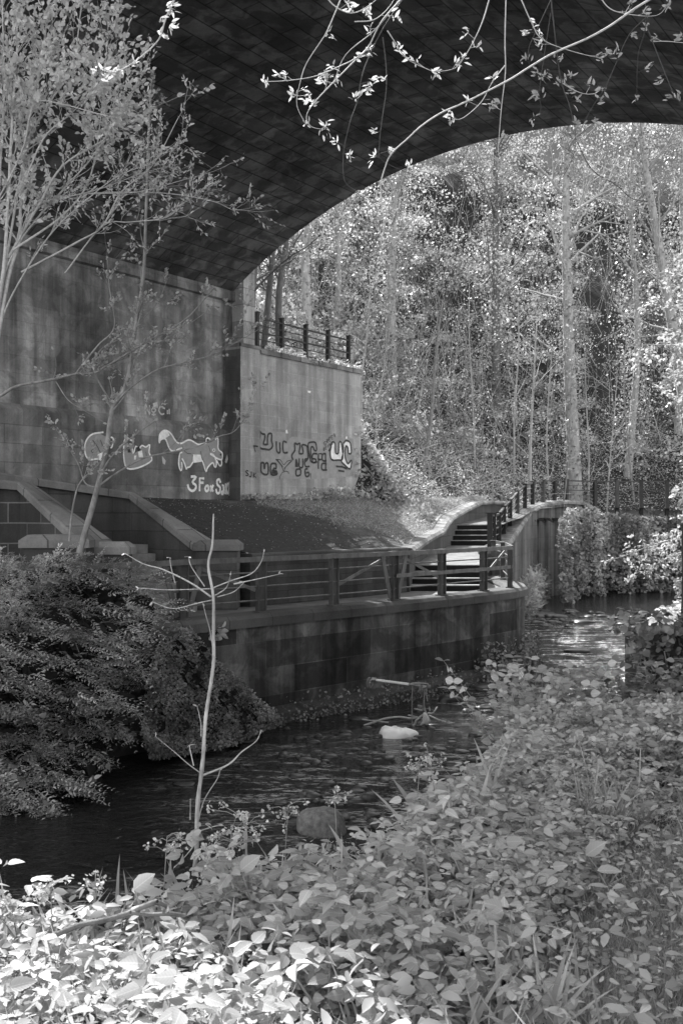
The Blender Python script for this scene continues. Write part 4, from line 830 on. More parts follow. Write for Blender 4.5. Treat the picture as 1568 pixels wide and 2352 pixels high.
RK = [(850, 1838, .16, .12, 'wet upright stone in the riffle right of the mossy boulder'), (1000, 1822, .30, .07, 'low dark stone in the riffle under the round leaf'), (1062, 1570, .5, .10, 'long flat stone at the foot of the river wall'), (1115, 1583, .42, .12, 'flat stone at the wall foot behind the leafy clump'), (1030, 1610, .34, .12, 'dark stone right of the upturned scooter'), (965, 1590, .3, .1, 'dark stone behind the upturned scooter'),
      (1135, 1622, .35, .06, 'low wet stone between the wall foot and leafy shrub'), (700, 1745, .16, .04, 'small wet stone in the middle of the dark water'), (425, 1802, .2, .03, 'flat stone awash in the dark pool behind the sapling'), (560, 1700, .35, .08, 'flat stone below the creeper at the wall foot'),
      (1270, 1418, .5, .13, 'dark stone in the far rapids, left of the largest pair'), (1232, 1432, .35, .1, 'small dark stone in the far rapids beside the white water'), (1340, 1430, .55, .1, 'dark stone in the middle of the far rapids'), (1470, 1415, .4, .17, 'pale topped stone far out in the river'), (1325, 1497, .45, .1, 'pale stone breaking the calm stretch of river'), (1460, 1432, .5, .08, 'dark low stone at the right of the far rapids'), (1240, 1412, .8, .1, 'long dark stone below the far ivy')]
for k, (px, py, wd, ht, lab) in enumerate(RK): rock('river_stone', lab, wpos(px, py) + (0, 0, ht * .1), (wd * .8, wd * .55, ht), M['rock'], 40 + k, 'stones in the river', 3)
# upturned kick scooter
c5 = lambda x, y: (815.4 + x * .16, 1505.3 + y * .16)
DS = 19.6; sc_ = thing('kick_scooter', 'upturned child\'s kick scooter with white bar stuck in the river', 'scooter', pix(*c5(1000, 940), DS))
X5 = lambda x, y, dd=0.0: pix(*c5(x, y), DS + dd)
tubes('deck_tube', [(np.array([X5(268, 350, .5), X5(520, 382, .25), X5(770, 415)]), .026)], M['white_tube'], sc_, 10)
tubes('frame', [(np.array([X5(770, 415), X5(830, 402), X5(945, 400)]), .016), (np.array([X5(770, 415), X5(950, 440), X5(1020, 445)]), .018), (np.array([X5(945, 400), X5(1040, 408), X5(1045, 440)]), .014), (np.array([X5(240, 345, .5), X5(300, 345, .48)]), .045)], M['steel'], sc_, 8)
tubes('steering_column', [(np.array([X5(995, 440), X5(990, 600), X5(985, 760)]), .016), (np.array([X5(1020, 430), X5(1022, 560), X5(1035, 660)]), .014)], M['steel'], sc_, 8)
tubes('handlebar', [(np.array([X5(822, 400), X5(815, 650), X5(812, 900), X5(820, 985)]), .012)], M['steel'], sc_, 8)
tubes('grip', [(np.array([X5(1030, 448), X5(1085, 452)]), .035), (np.array([X5(890, 735), X5(960, 745)]), .035)], M['rubber'], sc_, 10)
for cxx, cyy, rx, ry, dd in ((205, 395, 36, 66, .5), (952, 495, 32, 48, 0)):
    a = np.linspace(0, 2 * math.pi, 25); w_ = tubes('wheel', [(np.array([X5(cxx + rx * .8 * math.cos(q), cyy + ry * math.sin(q), dd + .06 * math.cos(q)) for q in a]), .028)], M['rubber'], sc_, 8)
    tubes('hub', [(np.array([X5(cxx - rx * .5, cyy, dd), X5(cxx + rx * .6, cyy - 8, dd)]), .03), (np.array([X5(cxx, cyy - ry * .9, dd), X5(cxx, cyy + ry * .9, dd)]), .014), (np.array([X5(cxx - 10, cyy - ry * .5, dd), X5(cxx + 70, cyy - 45, dd)]), .03)], M['steel'], w_, 8)
# debris round it
dl = [((120, 1010), (300, 950), (440, 905), (640, 885), (780, 905), (880, 895)), ((970, 850), (900, 910), (870, 940), (850, 1000), (820, 1010)), ((1050, 860), (1150, 905), (1300, 960)), ((760, 858), (900, 888)), ((1040, 830), (1110, 828), (1150, 780), (1180, 740)), ((100, 920), (260, 940), (480, 965)), ((985, 700), (1000, 780), (1030, 850)), ((1060, 740), (1070, 800)), ((960, 790), (840, 765))]
fmt(tubes('driftwood', [(smooth_line([X5(*p, .1) for p in l], 5), .022 if k < 2 else .014) for k, l in enumerate(dl)], M['twig']), 'snagged branches of driftwood round the upturned scooter', 'driftwood')
def blob(name, label, cat, outline, fn, thick, mat, seed):
    a = [np.array(fn(*p)) for p in outline]; c = sum(a) / len(a); rr = np.random.default_rng(seed); v_, f_ = [], []; rings = [(1.0, 0), (.92, .55), (.65, .9), (.3, 1.0)]; n = len(a)
    for s_, k in rings:
        for p in a: v_.append(c + (p - c) * s_ + np.array([0, -thick * k, 0]) + rr.normal(size=3) * thick * .07 * (s_ < 1))
    for r_ in range(3):
        for i_ in range(n): j_ = (i_ + 1) % n; f_.append([r_ * n + i_, r_ * n + j_, (r_ + 1) * n + j_, (r_ + 1) * n + i_])
    f_.append([3 * n + i_ for i_ in range(n)]); f_.append([i_ for i_ in range(n)][::-1])
    o = raw(name, np.array(v_), f_, mat, smooth=True); return tag(o, label, cat)
blob('rag', 'pale wet rag caught on the driftwood below the scooter', 'rag', [(975, 820), (1000, 812), (1022, 830), (1050, 880), (1080, 935), (1040, 950), (1055, 975), (1025, 1012), (985, 985), (950, 1000), (915, 1010), (950, 960), (965, 900)], X5, .12, M['rag'], 4)
wb = wpos(910, 1690)
def bagv(x, y): p = pix(*c5(x, y), 1.0); dd = wb[1] + (1080 - y) / 1372 * 2.6; return np.array([(c5(x, y)[0] - CX) / F * wb[1], dd, 0])
bo = []
for k in range(30):
    a = k / 30 * 2 * math.pi; rx = .36 * (1 + .10 * math.sin(3 * a + 1)); bo.append((rx, a))
vb, fb = [], []
for r_, (s_, hz) in enumerate(((1.0, -.03), (1.02, .03), (.93, .085), (.72, .125), (.42, .15), (.12, .155))):
    for q, (rx, a) in enumerate(bo):
        x = rx * s_ * math.cos(a) + .02; y = .26 * s_ * math.sin(a) * (1 - .25 * math.cos(a)); z = hz * (1.0 - .45 * (math.cos(a) * s_ + 1) / 2) + .018 * math.sin(7 * a + 4 * s_) * s_ + .015 * math.sin(11 * x * 3 + 2 * y * 9)
        vb.append((wb[0] + x, wb[1] + y, z + (.03 if r_ else 0)))
for r_ in range(5):
    for q in range(30): fb.append([r_ * 30 + q, r_ * 30 + (q + 1) % 30, (r_ + 1) * 30 + (q + 1) % 30, (r_ + 1) * 30 + q])
fb.append([150 + q for q in range(30)])
tag(raw('plastic_bag', np.array(vb), fb, M['plastic'], smooth=True), 'white plastic bag floating in the river under the upturned scooter', 'plastic bag')

g = np.random.default_rng(91)
import bmesh
bm = bmesh.new()
for k in range(230):
    if k < 150: px_, py_ = g.uniform(640, 1170), g.uniform(1650, 1900)
    elif k < 190: px_, py_ = g.uniform(960, 1190), g.uniform(1560, 1650)
    else: px_, py_ = g.uniform(1215, 1480), g.uniform(1400, 1440)
    c = wpos(px_, py_); r = g.uniform(.04, .13) * (1 if k < 190 else 2.2); q = bmesh.ops.create_icosphere(bm, subdivisions=2, radius=1.0)['verts']; ph = g.uniform(0, 6, 3); sx, sy, sz_ = r * g.uniform(.8, 1.5), r * g.uniform(.7, 1.2), r * g.uniform(.25, .6)
    for v_ in q:
        kk = 1 + .16 * math.sin(3 * v_.co.x + ph[0]) + .14 * math.sin(4 * v_.co.y + ph[1]); v_.co = (c[0] + v_.co.x * sx * kk, c[1] + v_.co.y * sy * kk, v_.co.z * sz_ * kk + .005)
me = bpy.data.meshes.new('riffle_pebbles'); bm.to_mesh(me); bm.free(); me.materials.append(M['rock']); me.polygons.foreach_set('use_smooth', np.ones(len(me.polygons), bool)); o = bpy.data.objects.new('riffle_pebbles', me); col.objects.link(o); tag(o, kind='stuff')

# ------------------------------------------------------------------ shrubs and creepers on the river wall
def sprays(P, dirs, L, leaf, pairs, mat, name, parent, g, T=T_DIA, wid=1.0):
    n = len(P); d = unit(dirs); sag = np.array([0, 0, -1.0]); pts, dd, nn, sz = [], [], [], []; side0 = unit(np.cross(d, np.array([0, 0, 1.0]) + g.normal(size=(n, 3)) * .35)); nrm = np.cross(side0, d); nrm = nrm * np.sign(nrm[:, 2:3] + 1e-6)
    for k in range(pairs):
        u_ = (k + .6) / pairs; q = P + d * (L * u_)[:, None] + sag * (L * .35 * u_ * u_)[:, None]
        for sg in (-1, 1):
            pts.append(q); dd.append(unit(d * .75 + side0 * sg + g.normal(size=(n, 3)) * .15)); nn.append(unit(nrm + g.normal(size=(n, 3)) * .25)); sz.append(leaf * (1 - .45 * u_) * g.uniform(.7, 1.25, n))
    leafobj(name, [leaves(np.concatenate(pts), np.concatenate(dd), np.concatenate(nn), np.concatenate(sz), T, wid)], mat, parent)
hd = thing('hedge', 'big dark arching shrub tumbling over the river wall at the left', 'shrub', (-5.3, 14.8, 0))
HP = [(-170, 1290), (40, 1300), (120, 1268), (190, 1272), (250, 1300), (330, 1305), (385, 1372), (392, 1420), (352, 1462), (345, 1560), (330, 1640), (318, 1700), (262, 1740), (225, 1850), (120, 1880), (0, 1915), (-170, 1950)]
g = np.random.default_rng(5); q = sample_poly(HP, 3000, g); tier = np.round((q[:, 1] + 16 * np.sin(q[:, 0] / 55)) / 58); q[:, 1] = tier * 58 - 16 * np.sin(q[:, 0] / 55 + tier) + g.normal(size=len(q)) * 9; q = q[inpoly(q, HP)]
def hedge_d(q, back=0.0):
    lump = vnoise(q[:, 0] / 95 + .3 * q[:, 1] / 95, q[:, 1] / 60, 2) - .5; low = np.clip((q[:, 1] - 1280) / 600, 0, 1)
    return 15.4 - 1.55 * low ** .8 + .45 * np.clip(q[:, 0] / 350, -1, 1) - .9 * lump + back
bk = g.uniform(0, 1, len(q)) ** 2 * 1.0; dp = hedge_d(q, bk); P = np.stack([(q[:, 0] - CX) / F * dp, dp, Z0 + (CY - q[:, 1]) / F * dp], 1); P[:, 2] = np.maximum(P[:, 2], .03)
dirs = np.stack([g.normal(.8, .3, len(P)), g.normal(-.4, .3, len(P)), g.normal(.1, .25, len(P))], 1); Ls = g.uniform(.18, .48, len(P))
sprays(P - unit(dirs) * .40, dirs, Ls * 1.5, .09, 9, M['hedge'], 'foliage', hd, g, T_DIA, .6)
q3 = np.stack([g.uniform(-60, 390, 110), np.zeros(110)], 1); q3[:, 1] = np.interp(q3[:, 0], [-170, 40, 120, 190, 250, 330, 392], [1290, 1300, 1270, 1274, 1300, 1306, 1400]) + g.uniform(0, 30, 110); dp = hedge_d(q3, .1); P5 = np.stack([(q3[:, 0] - CX) / F * dp, dp, Z0 + (CY - q3[:, 1]) / F * dp], 1)
sprays(P5, np.stack([g.normal(.7, .4, 110), g.normal(-.3, .3, 110), g.normal(.45, .25, 110)], 1), g.uniform(.3, .65, 110), .075, 9, M['hedge'], 'foliage', hd, g, T_DIA, .8)
q2 = sample_poly([(130 + (x - 130) * .86, 1590 + (y - 1590) * .88) for x, y in HP], 1500, g); dp = hedge_d(q2, .75); P2 = np.stack([(q2[:, 0] - CX) / F * dp, dp, Z0 + (CY - q2[:, 1]) / F * dp], 1); P2[:, 2] = np.maximum(P2[:, 2], .03)
leafobj('core_shade_cards', [cloud(P2, .26, T_OVAL, .1, g, 1.6)], M['core'], hd)  # dark cards that stand in for shade inside the shrub
lines = []
for k in range(22):
    a = P2[g.integers(len(P2))]; e = a + np.array([g.uniform(.2, .6), g.uniform(-.6, 0), g.uniform(-.5, .1)]); lines.append((smooth_line([a, (a + e) / 2 + (0, 0, .08), e], 3), .008))
tubes('branchwork', lines, M['bark'], hd, 4)
k = (q[:, 1] > 1640); iq = P[k][::14]; leafobj('ivy_leaves', [cloud(iq + (0.05, -.1, 0), .10, T_ELDER, .1, g, 1.3, (0, -.5, 0))], M['creep'], hd)
h2 = thing('hedge', 'small pale fine leaved bush at the far left above the dark shrub', 'shrub', (-5.2, 15.6, Z0 - 1.6))
q = sample_poly([(-120, 1250), (0, 1262), (48, 1300), (66, 1350), (60, 1420), (0, 1450), (-120, 1450)], 1200, g); dp = 14.6 + g.uniform(0, .6, len(q)); P = np.stack([(q[:, 0] - CX) / F * dp, dp, Z0 + (CY - q[:, 1]) / F * dp], 1)
sprays(P, rdir(len(P), g) + [.4, -.3, .4], g.uniform(.1, .25, len(P)), .035, 6, M['hedge2'], 'foliage', h2, g)
cr = thing('creeper', 'fine leaved creeper carpeting the foot of the river wall', 'creeper', (-2.6, 17.3, 0))
CP = [(385, 1440), (440, 1440), (500, 1520), (560, 1565), (590, 1600), (640, 1640), (648, 1665), (600, 1680), (540, 1712), (430, 1732), (345, 1745), (325, 1680), (340, 1560), (365, 1470)]
q = sample_poly(CP, 15000, g); wx = lambda px: 21.65 / (1 - (px - CX) / F) - .55
dp = wx(q[:, 0]) - .25 - 1.2 * np.clip((q[:, 1] - 1480) / 230, 0, 1) + .35 * (vnoise(q[:, 0] / 40, q[:, 1] / 40, 8) - .5) + g.uniform(0, .12, len(q))
P = np.stack([(q[:, 0] - CX) / F * dp, dp, Z0 + (CY - q[:, 1]) / F * dp], 1); P[:, 2] = np.maximum(P[:, 2], .02)
leafobj('foliage', [cloud(P, .052, T_DIA, .3, g, 1.2, (.1, -.5, 0))], M['creep'], cr)
k = g.integers(0, len(P), 45); leafobj('broad_leaves', [cloud(P[k] + (0, -.05, 0), .09, T_ELDER, .3, g, 1.4, (0, -.5, 0))], M['ivy'], cr)
q = sample_poly([(450 + (x - 450) * .8, 1620 + (y - 1620) * .8) for x, y in CP], 700, g); dp = wx(q[:, 0]) - .1 - .95 * np.clip((q[:, 1] - 1480) / 230, 0, 1); P3 = np.stack([(q[:, 0] - CX) / F * dp, dp, Z0 + (CY - q[:, 1]) / F * dp], 1); leafobj('core_shade_cards', [cloud(P3, .25, T_OVAL, .2, g, 1.6)], M['core'], cr)  # last cards are the creeper's painted inner shade
# weeds along the wall's foot and a fern on its face
wl = smooth_line([(x, y, 0) for x, y in WALL[3:]], 14)
def wallweeds(name, label, i0, i1, n, zlo, zhi, size, mat, out=.5):
    k = g.uniform(i0, i1, n); a = wl[k.astype(int)]; b_ = wl[np.minimum(k.astype(int) + 1, len(wl) - 1)]; d = unit(b_ - a); r = np.stack([d[:, 1], -d[:, 0], 0 * d[:, 0]], 1)
    P = a + (b_ - a) * (k % 1)[:, None] + r * g.uniform(.28, out, n)[:, None]; c = np.sin(k * 1.7) * .5 + .5; P[:, 2] = zlo + (zhi - zlo) * g.uniform(0, 1, n) ** 1.8 * (.35 + .65 * c)
    t = thing(name, label, 'plant', P.mean(0) * [1, 1, 0]); leafobj('foliage', [cloud(P, size, T_OVAL, .3, g, 1.2, (.3, -.4, 0))], mat, t)
nW = len(wl) - 1
wallweeds('wall_weeds', 'dark weeds growing along the foot of the near river wall', 10, 60, 1500, .02, .55, .06, M['creep'], .75)
wallweeds('wall_weeds', 'thick dark weeds clinging round the rounded end of the river wall', 62, 108, 1600, .05, 1.05, .09, M['creep'], .7)
c = pix(498, 1440, 19.0); fn = thing('wall_fern', 'small leafy tuft growing out of the river wall top behind the sapling', 'plant', c); P = c + rdir(70, g) * .13 + (0, -.1, -.08); leafobj('foliage', [cloud(P, .11, T_OVAL, .4, g, 1.3)], M['young'], fn)
# wet stain lines and drift line are in the stone itself; a broken branch lies against the wall

# ivy bank under the far railing
ib = thing('ivy_wall', 'ivy smothered river wall under the far railing at the bend', 'wall', (12, 48, 0))
BL = [(10.0, 45.4), (10.7, 47.2), (11.9, 49.4), (13.4, 51.2), (15.2, 52.4), (17.5, 53.0), (22, 53.6), (28, 54.2)]
WB = [(12.6, 53.75), (14.2, 53.9), (16, 54.2), (20, 54.6), (32, 55.2)]
MB().sweep([(x, y, Z0 - .3) for x, y in WB], wallsec(.3, -4.7)).build('wall', M['rock'], ib)
nn_ = 5200; kk_ = g.uniform(12.6, 26, nn_); P = np.stack([kk_, np.interp(kk_, [p[0] for p in WB], [p[1] for p in WB]) - .45 - .5 * vnoise(kk_ * .9, g.uniform(0, 1, nn_) * 0, 3) - g.uniform(0, .2, nn_), g.uniform(.1, 4.15, nn_)], 1); leafobj('ivy', [cloud(P, .19, T_DIA, .35, g, 1.5, (.0, -.6, 0))], M['ivy'], ib)
ln = smooth_line([(x, y, 0) for x, y in BL], 10); n = 14000; k = g.uniform(0, 1, n) * (len(ln) - 1.01); a = ln[k.astype(int)]; d = unit(ln[k.astype(int) + 1] - a); r = np.stack([d[:, 1], -d[:, 0], 0 * d[:, 0]], 1)
zz = g.uniform(0.02, 1, n); lump = vnoise(k * .35, zz * 4, 12); top = np.interp(k, [0, 6, 22, 32, 50, 70], [3.7, 4.3, 4.5, 4.2, 3.9, 3.9])
P = a + (ln[k.astype(int) + 1] - a) * (k % 1)[:, None] + r * (-.2 + 1.0 * lump * (1 - .5 * zz))[:, None]; P[:, 2] = zz * top + .02
keep = g.uniform(0, 1, n) < .35 + 1.1 * lump; leafobj('ivy', [cloud(P[keep], .18, T_DIA, .35, g, 1.5, (.2, -.5, .0))], M['ivy'], ib)
gr = thing('wall_grass', 'pale grassy weeds at the water below the far river wall', 'plant', (8, 41.5, 0)); n = 1300; yy = g.uniform(38, 47, n); P = np.stack([far_x(yy) + .4 + g.uniform(0, .5, n), yy, g.uniform(0, 1, n) ** 1.5 * (1.0 + .5 * (yy - 38) / 6)], 1)
leafobj('foliage', [leaves(P, unit(np.stack([g.normal(size=n) * .5, g.normal(size=n) * .3 - .2, g.normal(.4, .6, n)], 1)), rdir(n, g), .42 * g.uniform(.6, 1.2, n), T_NARROW, .7), cloud(P + (.15, -.1, .1), .13, T_DIA, .5, g, 1.4)], M['bramble'], gr)
tp = thing('hanging_plant', 'trailing weeds on top of the wing wall coping', 'plant', ts(-.1, 3, 5.0)); s_ = g.uniform(1.0, 6.2, 700); P = np.stack([ts(.02 + g.normal() * .1, a, 5.06 + abs(g.normal()) * .07 - (.2 * g.uniform() if vnoise(np.array([a * 1.5]), np.array([0.5]), 4)[0] > .55 else 0)) for a in s_]); leafobj('foliage', [cloud(P, .12, T_NARROW, .3, g, 1.0)], M['bramble'], tp)
wb_ = thing('wall_weeds', 'low weeds along the bottom of the painted wing wall', 'plant', ts(.2, 3, .45)); s_ = g.uniform(-.3, 6.6, 900); P = np.stack([ts(.12 + abs(g.normal()) * .25 * (.4 + a / 6), a, .46 + abs(g.normal()) * .1 * (.5 + max(0, a - 2) * .55)) for a in s_]); leafobj('foliage', [cloud(P, .11, T_OVAL, .4, g, 1.1)], M['bramble'], wb_)

# grass and litter on the slope
sv = SL.reshape(-1, 3); gi = np.random.default_rng(8); ii = gi.integers(0, na - 1, 16000); jj = gi.integers(0, nb - 1, 16000); a = gi.uniform(0, 1, (16000, 1)); b_ = gi.uniform(0, 1, (16000, 1))
P = (SL[ii, jj] * (1 - a) + SL[ii + 1, jj] * a) * (1 - b_) + (SL[ii, jj + 1] * (1 - a) + SL[ii + 1, jj + 1] * a) * b_; ss_ = (P[:, :2] - S0) @ U; k = ss_ + 3.5 * vnoise(P[:, 0] * .9, P[:, 1] * .9, 15) > 1.6
Q = P[k]; n = len(Q); tag(leafobj('grass', [leaves(Q, unit(np.stack([gi.normal(size=n), gi.normal(size=n), np.full(n, .7)], 1)), rdir(n, gi), gi.uniform(.08, .2, n), T_BLADE, 1.4), cloud(Q[::2] + (0, 0, .02), .09, T_DIA, .7, gi, 1.2)], M['grass']), kind='stuff')
Q = P[~k][::9] + (0, 0, .012); tag(leafobj('leaf_litter', [cloud(Q, .05, T_OVAL, .9, gi, 1.2)], M['grass']), kind='stuff')
# ------------------------------------------------------------------ woodland beyond the bridge
g = np.random.default_rng(11)
def hill_points(n, y0, y1, half=.4, dmin=0.0, dmax=60):
    out = np.zeros((0, 3))
    while len(out) < n:
        y = g.uniform(y0, y1, n); x = g.uniform(-.14, half, n) * y; P = np.stack([x, y], 1); d = signed(P, FOOT); q = P - S0; k = (d > dmin) & (d < dmax) & (q @ U > 6.6)
        out = np.vstack([out, np.stack([x, y, hill_at(x, y)], 1)[k]])
    return out[:n]
P = hill_points(60000, 34, 66, dmin=-.7, dmax=14); dd = signed(P[:, :2], FOOT); cl = vnoise(P[:, 0] * .8, P[:, 1] * .8, 6); P[:, 2] += g.uniform(0, 1, len(P)) ** 1.6 * (.12 + .9 * cl * sstep((dd + .5) / 4)); rt = P[:, 0] / P[:, 1]; k = g.uniform(0, 1, len(P)) < (.45 + .8 * cl) * (1 - .75 * sstep((rt - .25) / .04) * sstep((dd - 8) / 3))
tag(leafobj('undergrowth', [cloud(P[k], .10, T_DIA, .55, g, 1.3)], M['bramble']), kind='stuff')
P = hill_points(1900, 34, 68, dmin=-.4, dmax=18); lines = []
for p in P:
    d = unit(np.array([g.normal(), g.normal() * .6, g.uniform(.15, 1.0)])); L = g.uniform(.7, 2.6); lines.append((np.array([p + (0, 0, .05), p + d * L * .5 + (0, 0, .12), p + d * L + (0, 0, -.1 * L)]), g.uniform(.006, .015)))
tag(tubes('brushwood', lines, M['pale_bark'], None, 3), kind='stuff')
# the far-off wood: leafy mass climbing the valley side
C = hill_points(2300, 44, 105, .46, 3.5, 62); dC = signed(C[:, :2], FOOT); C[:, 2] += g.uniform(0, 1, len(C)) * (1.0 + 7.5 * sstep((dC - 5) / 14)); gap = vnoise(C[:, 0] * .22, C[:, 2] * .2 + C[:, 1] * .1, 31); rt = C[:, 0] / C[:, 1]; up_ = (C[:, 2] - Z0) / C[:, 1]
dark = sstep((rt - .235) / .03) * (1 - sstep((up_ - .33) / .06)) * sstep((up_ - .04) / .04)
C = C[g.uniform(0, 1, len(C)) < np.clip((gap - .2) * 3, .12, 1) * (1 - .92 * dark)]; m_ = 62; n = len(C); rad = g.uniform(.5, 1.25, n) * np.where(C[:, 1] > 70, 1.5, 1.0)
o = rdir(n * m_, g); o[:, 2] = np.abs(o[:, 2]) * 1.0 - .25; rr = np.repeat(rad, m_)[:, None] * g.uniform(.55, 1.05, (n * m_, 1)); P = np.repeat(C, m_, 0) + o * rr * [1, 1, .7]
nr = unit(o * .8 + rdir(n * m_, g) * .55 + [0, 0, .25]); tag(leafobj('woodland', [leaves(P, rdir(n * m_, g), nr, .20 * g.uniform(.6, 1.3, n * m_), T_DIA, 1.4)], M['wood']), kind='stuff')
nq = 3500; sq = g.uniform(5.7, 9.5, nq); tq = g.uniform(-2.2, 1.6, nq); P = np.stack([S0[0] + tq * V[0] + sq * U[0], S0[1] + tq * V[1] + sq * U[1], 0 * sq], 1); P[:, 2] = hill_at(P[:, 0], P[:, 1]) + g.uniform(0, .35, nq); P = P[P[:, 2] < Z0 + 5.0]; P = P + np.append(V * .12, 0)
tag(leafobj('undergrowth', [cloud(P, .15, T_DIA, .45, g, 1.3, (.5, -.4, 0))], M['bramble']), kind='stuff')
P = hill_points(1100, 50, 90, .46, 5, 45); P = P[(P[:, 0] / P[:, 1] < .25) | (g.uniform(0, 1, len(P)) < .4)]; lines = []
for p in P:
    L = g.uniform(2, 6); d = unit(np.array([g.normal() * .35, g.normal() * .3, 1.0])); q = p + d * L * .5 + g.normal(size=3) * .2; lines.append((np.array([p, q, p + d * L + g.normal(size=3) * .5]), np.array([1, .8, .4]) * g.uniform(.012, .035)))
    for _ in range(3): e = g.normal(size=3) * [1, 1, .6] + [0, 0, .35]; lines.append((np.array([q, q + e * .5 + (0, 0, .1), q + e]), np.array([.013, .01, .006])))
tag(tubes('saplings_mass', lines, M['pale_bark'], None, 3), kind='stuff').name = 'brushwood'
def tree(label, px, d, h, r, lean, mat, ivy=0, ivy_r=.6, leafn=2, depth=2, lo=.3, name='tree', bl=.32, leaf=.12, lmat='wood', group=None, cat='tree', ground=None, yl=0.0, seed=1):
    gg = np.random.default_rng(seed); x = (px - CX) / F * d; z = hill_at(np.array([x]), np.array([d]))[0] if ground is None else ground; b = np.array([x, d, z - .1]); t = thing(name, label, cat, b, group)
    top = b + np.array([lean, yl, h]); ln = smooth_line([b, b + (top - b) * .35 + gg.normal(size=3) * h * .012, b + (top - b) * .7 + gg.normal(size=3) * h * .015, top], 5); rad = np.linspace(r * 1.15, r * .3, len(ln)); tubes('trunk', [(ln, rad)], mat, t, 9)
    out, tips = [], []
    for k in range(int(h * (1.5 if r < .2 else .7)) + 3):
        u_ = gg.uniform(lo, 1); i_ = min(int(u_ * (len(ln) - 1)), len(ln) - 2); p = ln[i_] + (ln[i_ + 1] - ln[i_]) * gg.uniform(); a = gg.uniform(0, 6.283); dr = np.array([math.cos(a), math.sin(a), gg.uniform(.3, 1.6)])
        grow(p, dr, h * bl * (1.15 - .6 * u_) * gg.uniform(.6, 1.2), max(.012, r * .28), depth - 1, gg, out, tips, .3, (2, 4), .7, .25, 6, .5)
    tubes('branchwork', out, mat, t, 4)
    if leafn and tips: leafobj('crown', [tip_leaves(tips, leaf, leafn, T_DIA, gg, 1.0, .5, .12)], M[lmat], t)
    if ivy:
        n = int(ivy); u_ = gg.uniform(.03, .97, n); i_ = np.minimum((u_ * (len(ln) - 1)).astype(int), len(ln) - 2); p = ln[i_] + (ln[i_ + 1] - ln[i_]) * gg.uniform(0, 1, (n, 1)); a = gg.uniform(0, 6.283, n); lump = vnoise(u_ * h * .7, a * 1.2, seed); rr = rad[i_] + ivy_r * gg.uniform(.15, 1, n) * (.25 + 1.1 * lump)
        o = np.stack([np.cos(a), np.sin(a), gg.normal(size=n) * .2], 1); leafobj('ivy', [leaves(p + o * rr[:, None], unit(rdir(n, gg) * [1, 1, .6] - [0, 0, .3]), unit(o + rdir(n, gg) * .5), .155 * gg.uniform(.6, 1.3, n), T_DIA, 1.5)], M['ivy'], t)
    return t
TREES = [('tall pale ivy flecked tree trunk rising through the whole wood at right', 1322, 54.8, 24, .36, -.3, 'pale_bark', 2600, .5), ('leaning pale trunk at the upper right corner of the wood', 1600, 60, 26, .36, -4.0, 'pale_bark', 900, .5), ('slim straight pale birch rising from the undergrowth at mid right', 1216, 51.5, 9.5, .085, .35, 'pale_bark', 0, 0),
 ('thin dark leaning tree on the open slope above the steps', 972, 46.5, 8.0, .10, .9, 'grey_bark', 0, 0), ('broad ivy covered tree lit up in the middle of the wood', 900, 60, 23, .3, .3, 'pale_bark', 6500, 1.7), ('pale sunlit trunk just right of the arch springing', 708, 52, 17, .26, .2, 'pale_bark', 900, .5), ('ivy column behind the fence, second right of the arch', 770, 58, 18, .2, .2, 'pale_bark', 3600, 1.2),
 ('ivy clad tree left of the tall pale trunk', 1140, 64, 24, .28, .2, 'bark', 6500, 1.7), ('dark ivy clad tree right of the tall pale trunk', 1440, 60, 23, .22, .5, 'pale_bark', 5500, 1.6), ('ivy wrapped tree at the right edge of the wood', 1555, 66, 24, .22, .6, 'pale_bark', 4800, 1.6)]
for k, (lab, px, d, h, r, ln_, mt, iv_, ir) in enumerate(TREES): tree(lab, px, d, h, r, ln_, M[mt], iv_, ir, 2, 2 if r < .2 else 3, .12 if r < .2 else .3, seed=60 + k, bl=.3 if r < .2 else .24)
SL_ = [(1056, 50, 7.5, .05, .3, 'young tree with a bent stem just right of the leaning slope tree'), (1090, 52.5, 10, .07, -.3, 'young tree in the gap left of the birch'), (1262, 54, 9, .06, .2, 'young tree close to the right of the birch'), (1290, 51.5, 8, .06, .5, 'young tree above the bend of the far railing'), (1350, 56, 9, .08, -.2, 'young tree at the foot of the tall pale trunk'), (1392, 55.8, 8, .06, .6, 'young tree behind the far railing, between the pale trunk and dark wood'),
       (1455, 57.5, 9, .08, -.5, 'young tree behind the far railing in front of the dark wood'), (1130, 46.6, 4.5, .04, .2, 'spindly young tree near the top of the steps'), (860, 41.5, 6.5, .05, .5, 'spindly young tree at the open slope beyond the wing wall'), (1010, 55, 9.5, .07, -.4, 'young tree high up the slope over the leaning one'), (830, 47, 8, .07, .4, 'young tree high behind the end of the wing wall'), (1180, 56, 10, .09, .2, 'young tree deep in the wood left of the birch')]
for k, (px, d, h, r, ln_, lab) in enumerate(SL_): tree(lab, px, d, h, r * .7, ln_, M['pale_bark' if k % 3 else 'grey_bark'], 0, 0, 1 if k % 2 else 2, 2, .15, 'young_tree', .34, .11, group='young trees on the wooded slope', cat='young tree', seed=90 + k)
for k, (t_, s_, h, r, le, lab) in enumerate(((-.75, .95, 7.5, .16, .7, 'leaning trunk just beyond the arch, left of the fence top'), (-.9, 1.9, 8.5, .11, .9, 'twin stemmed tree behind the first fence panel'), (-2.6, 5.0, 9, .14, .4, 'tree standing back behind the end of the fence'), (-3.4, 3.0, 10, .16, 1.0, 'tree deep behind the fence on the wing wall'))):
    b = ts(t_, s_, 4.8); tree(lab, CX + b[0] / b[1] * F, b[1], h, r, le, M['bark'], 0, 0, 2, 3, .3, 'tree', .5, .09, 'young', 'trees growing behind the metal fence', ground=b[2], seed=120 + k)
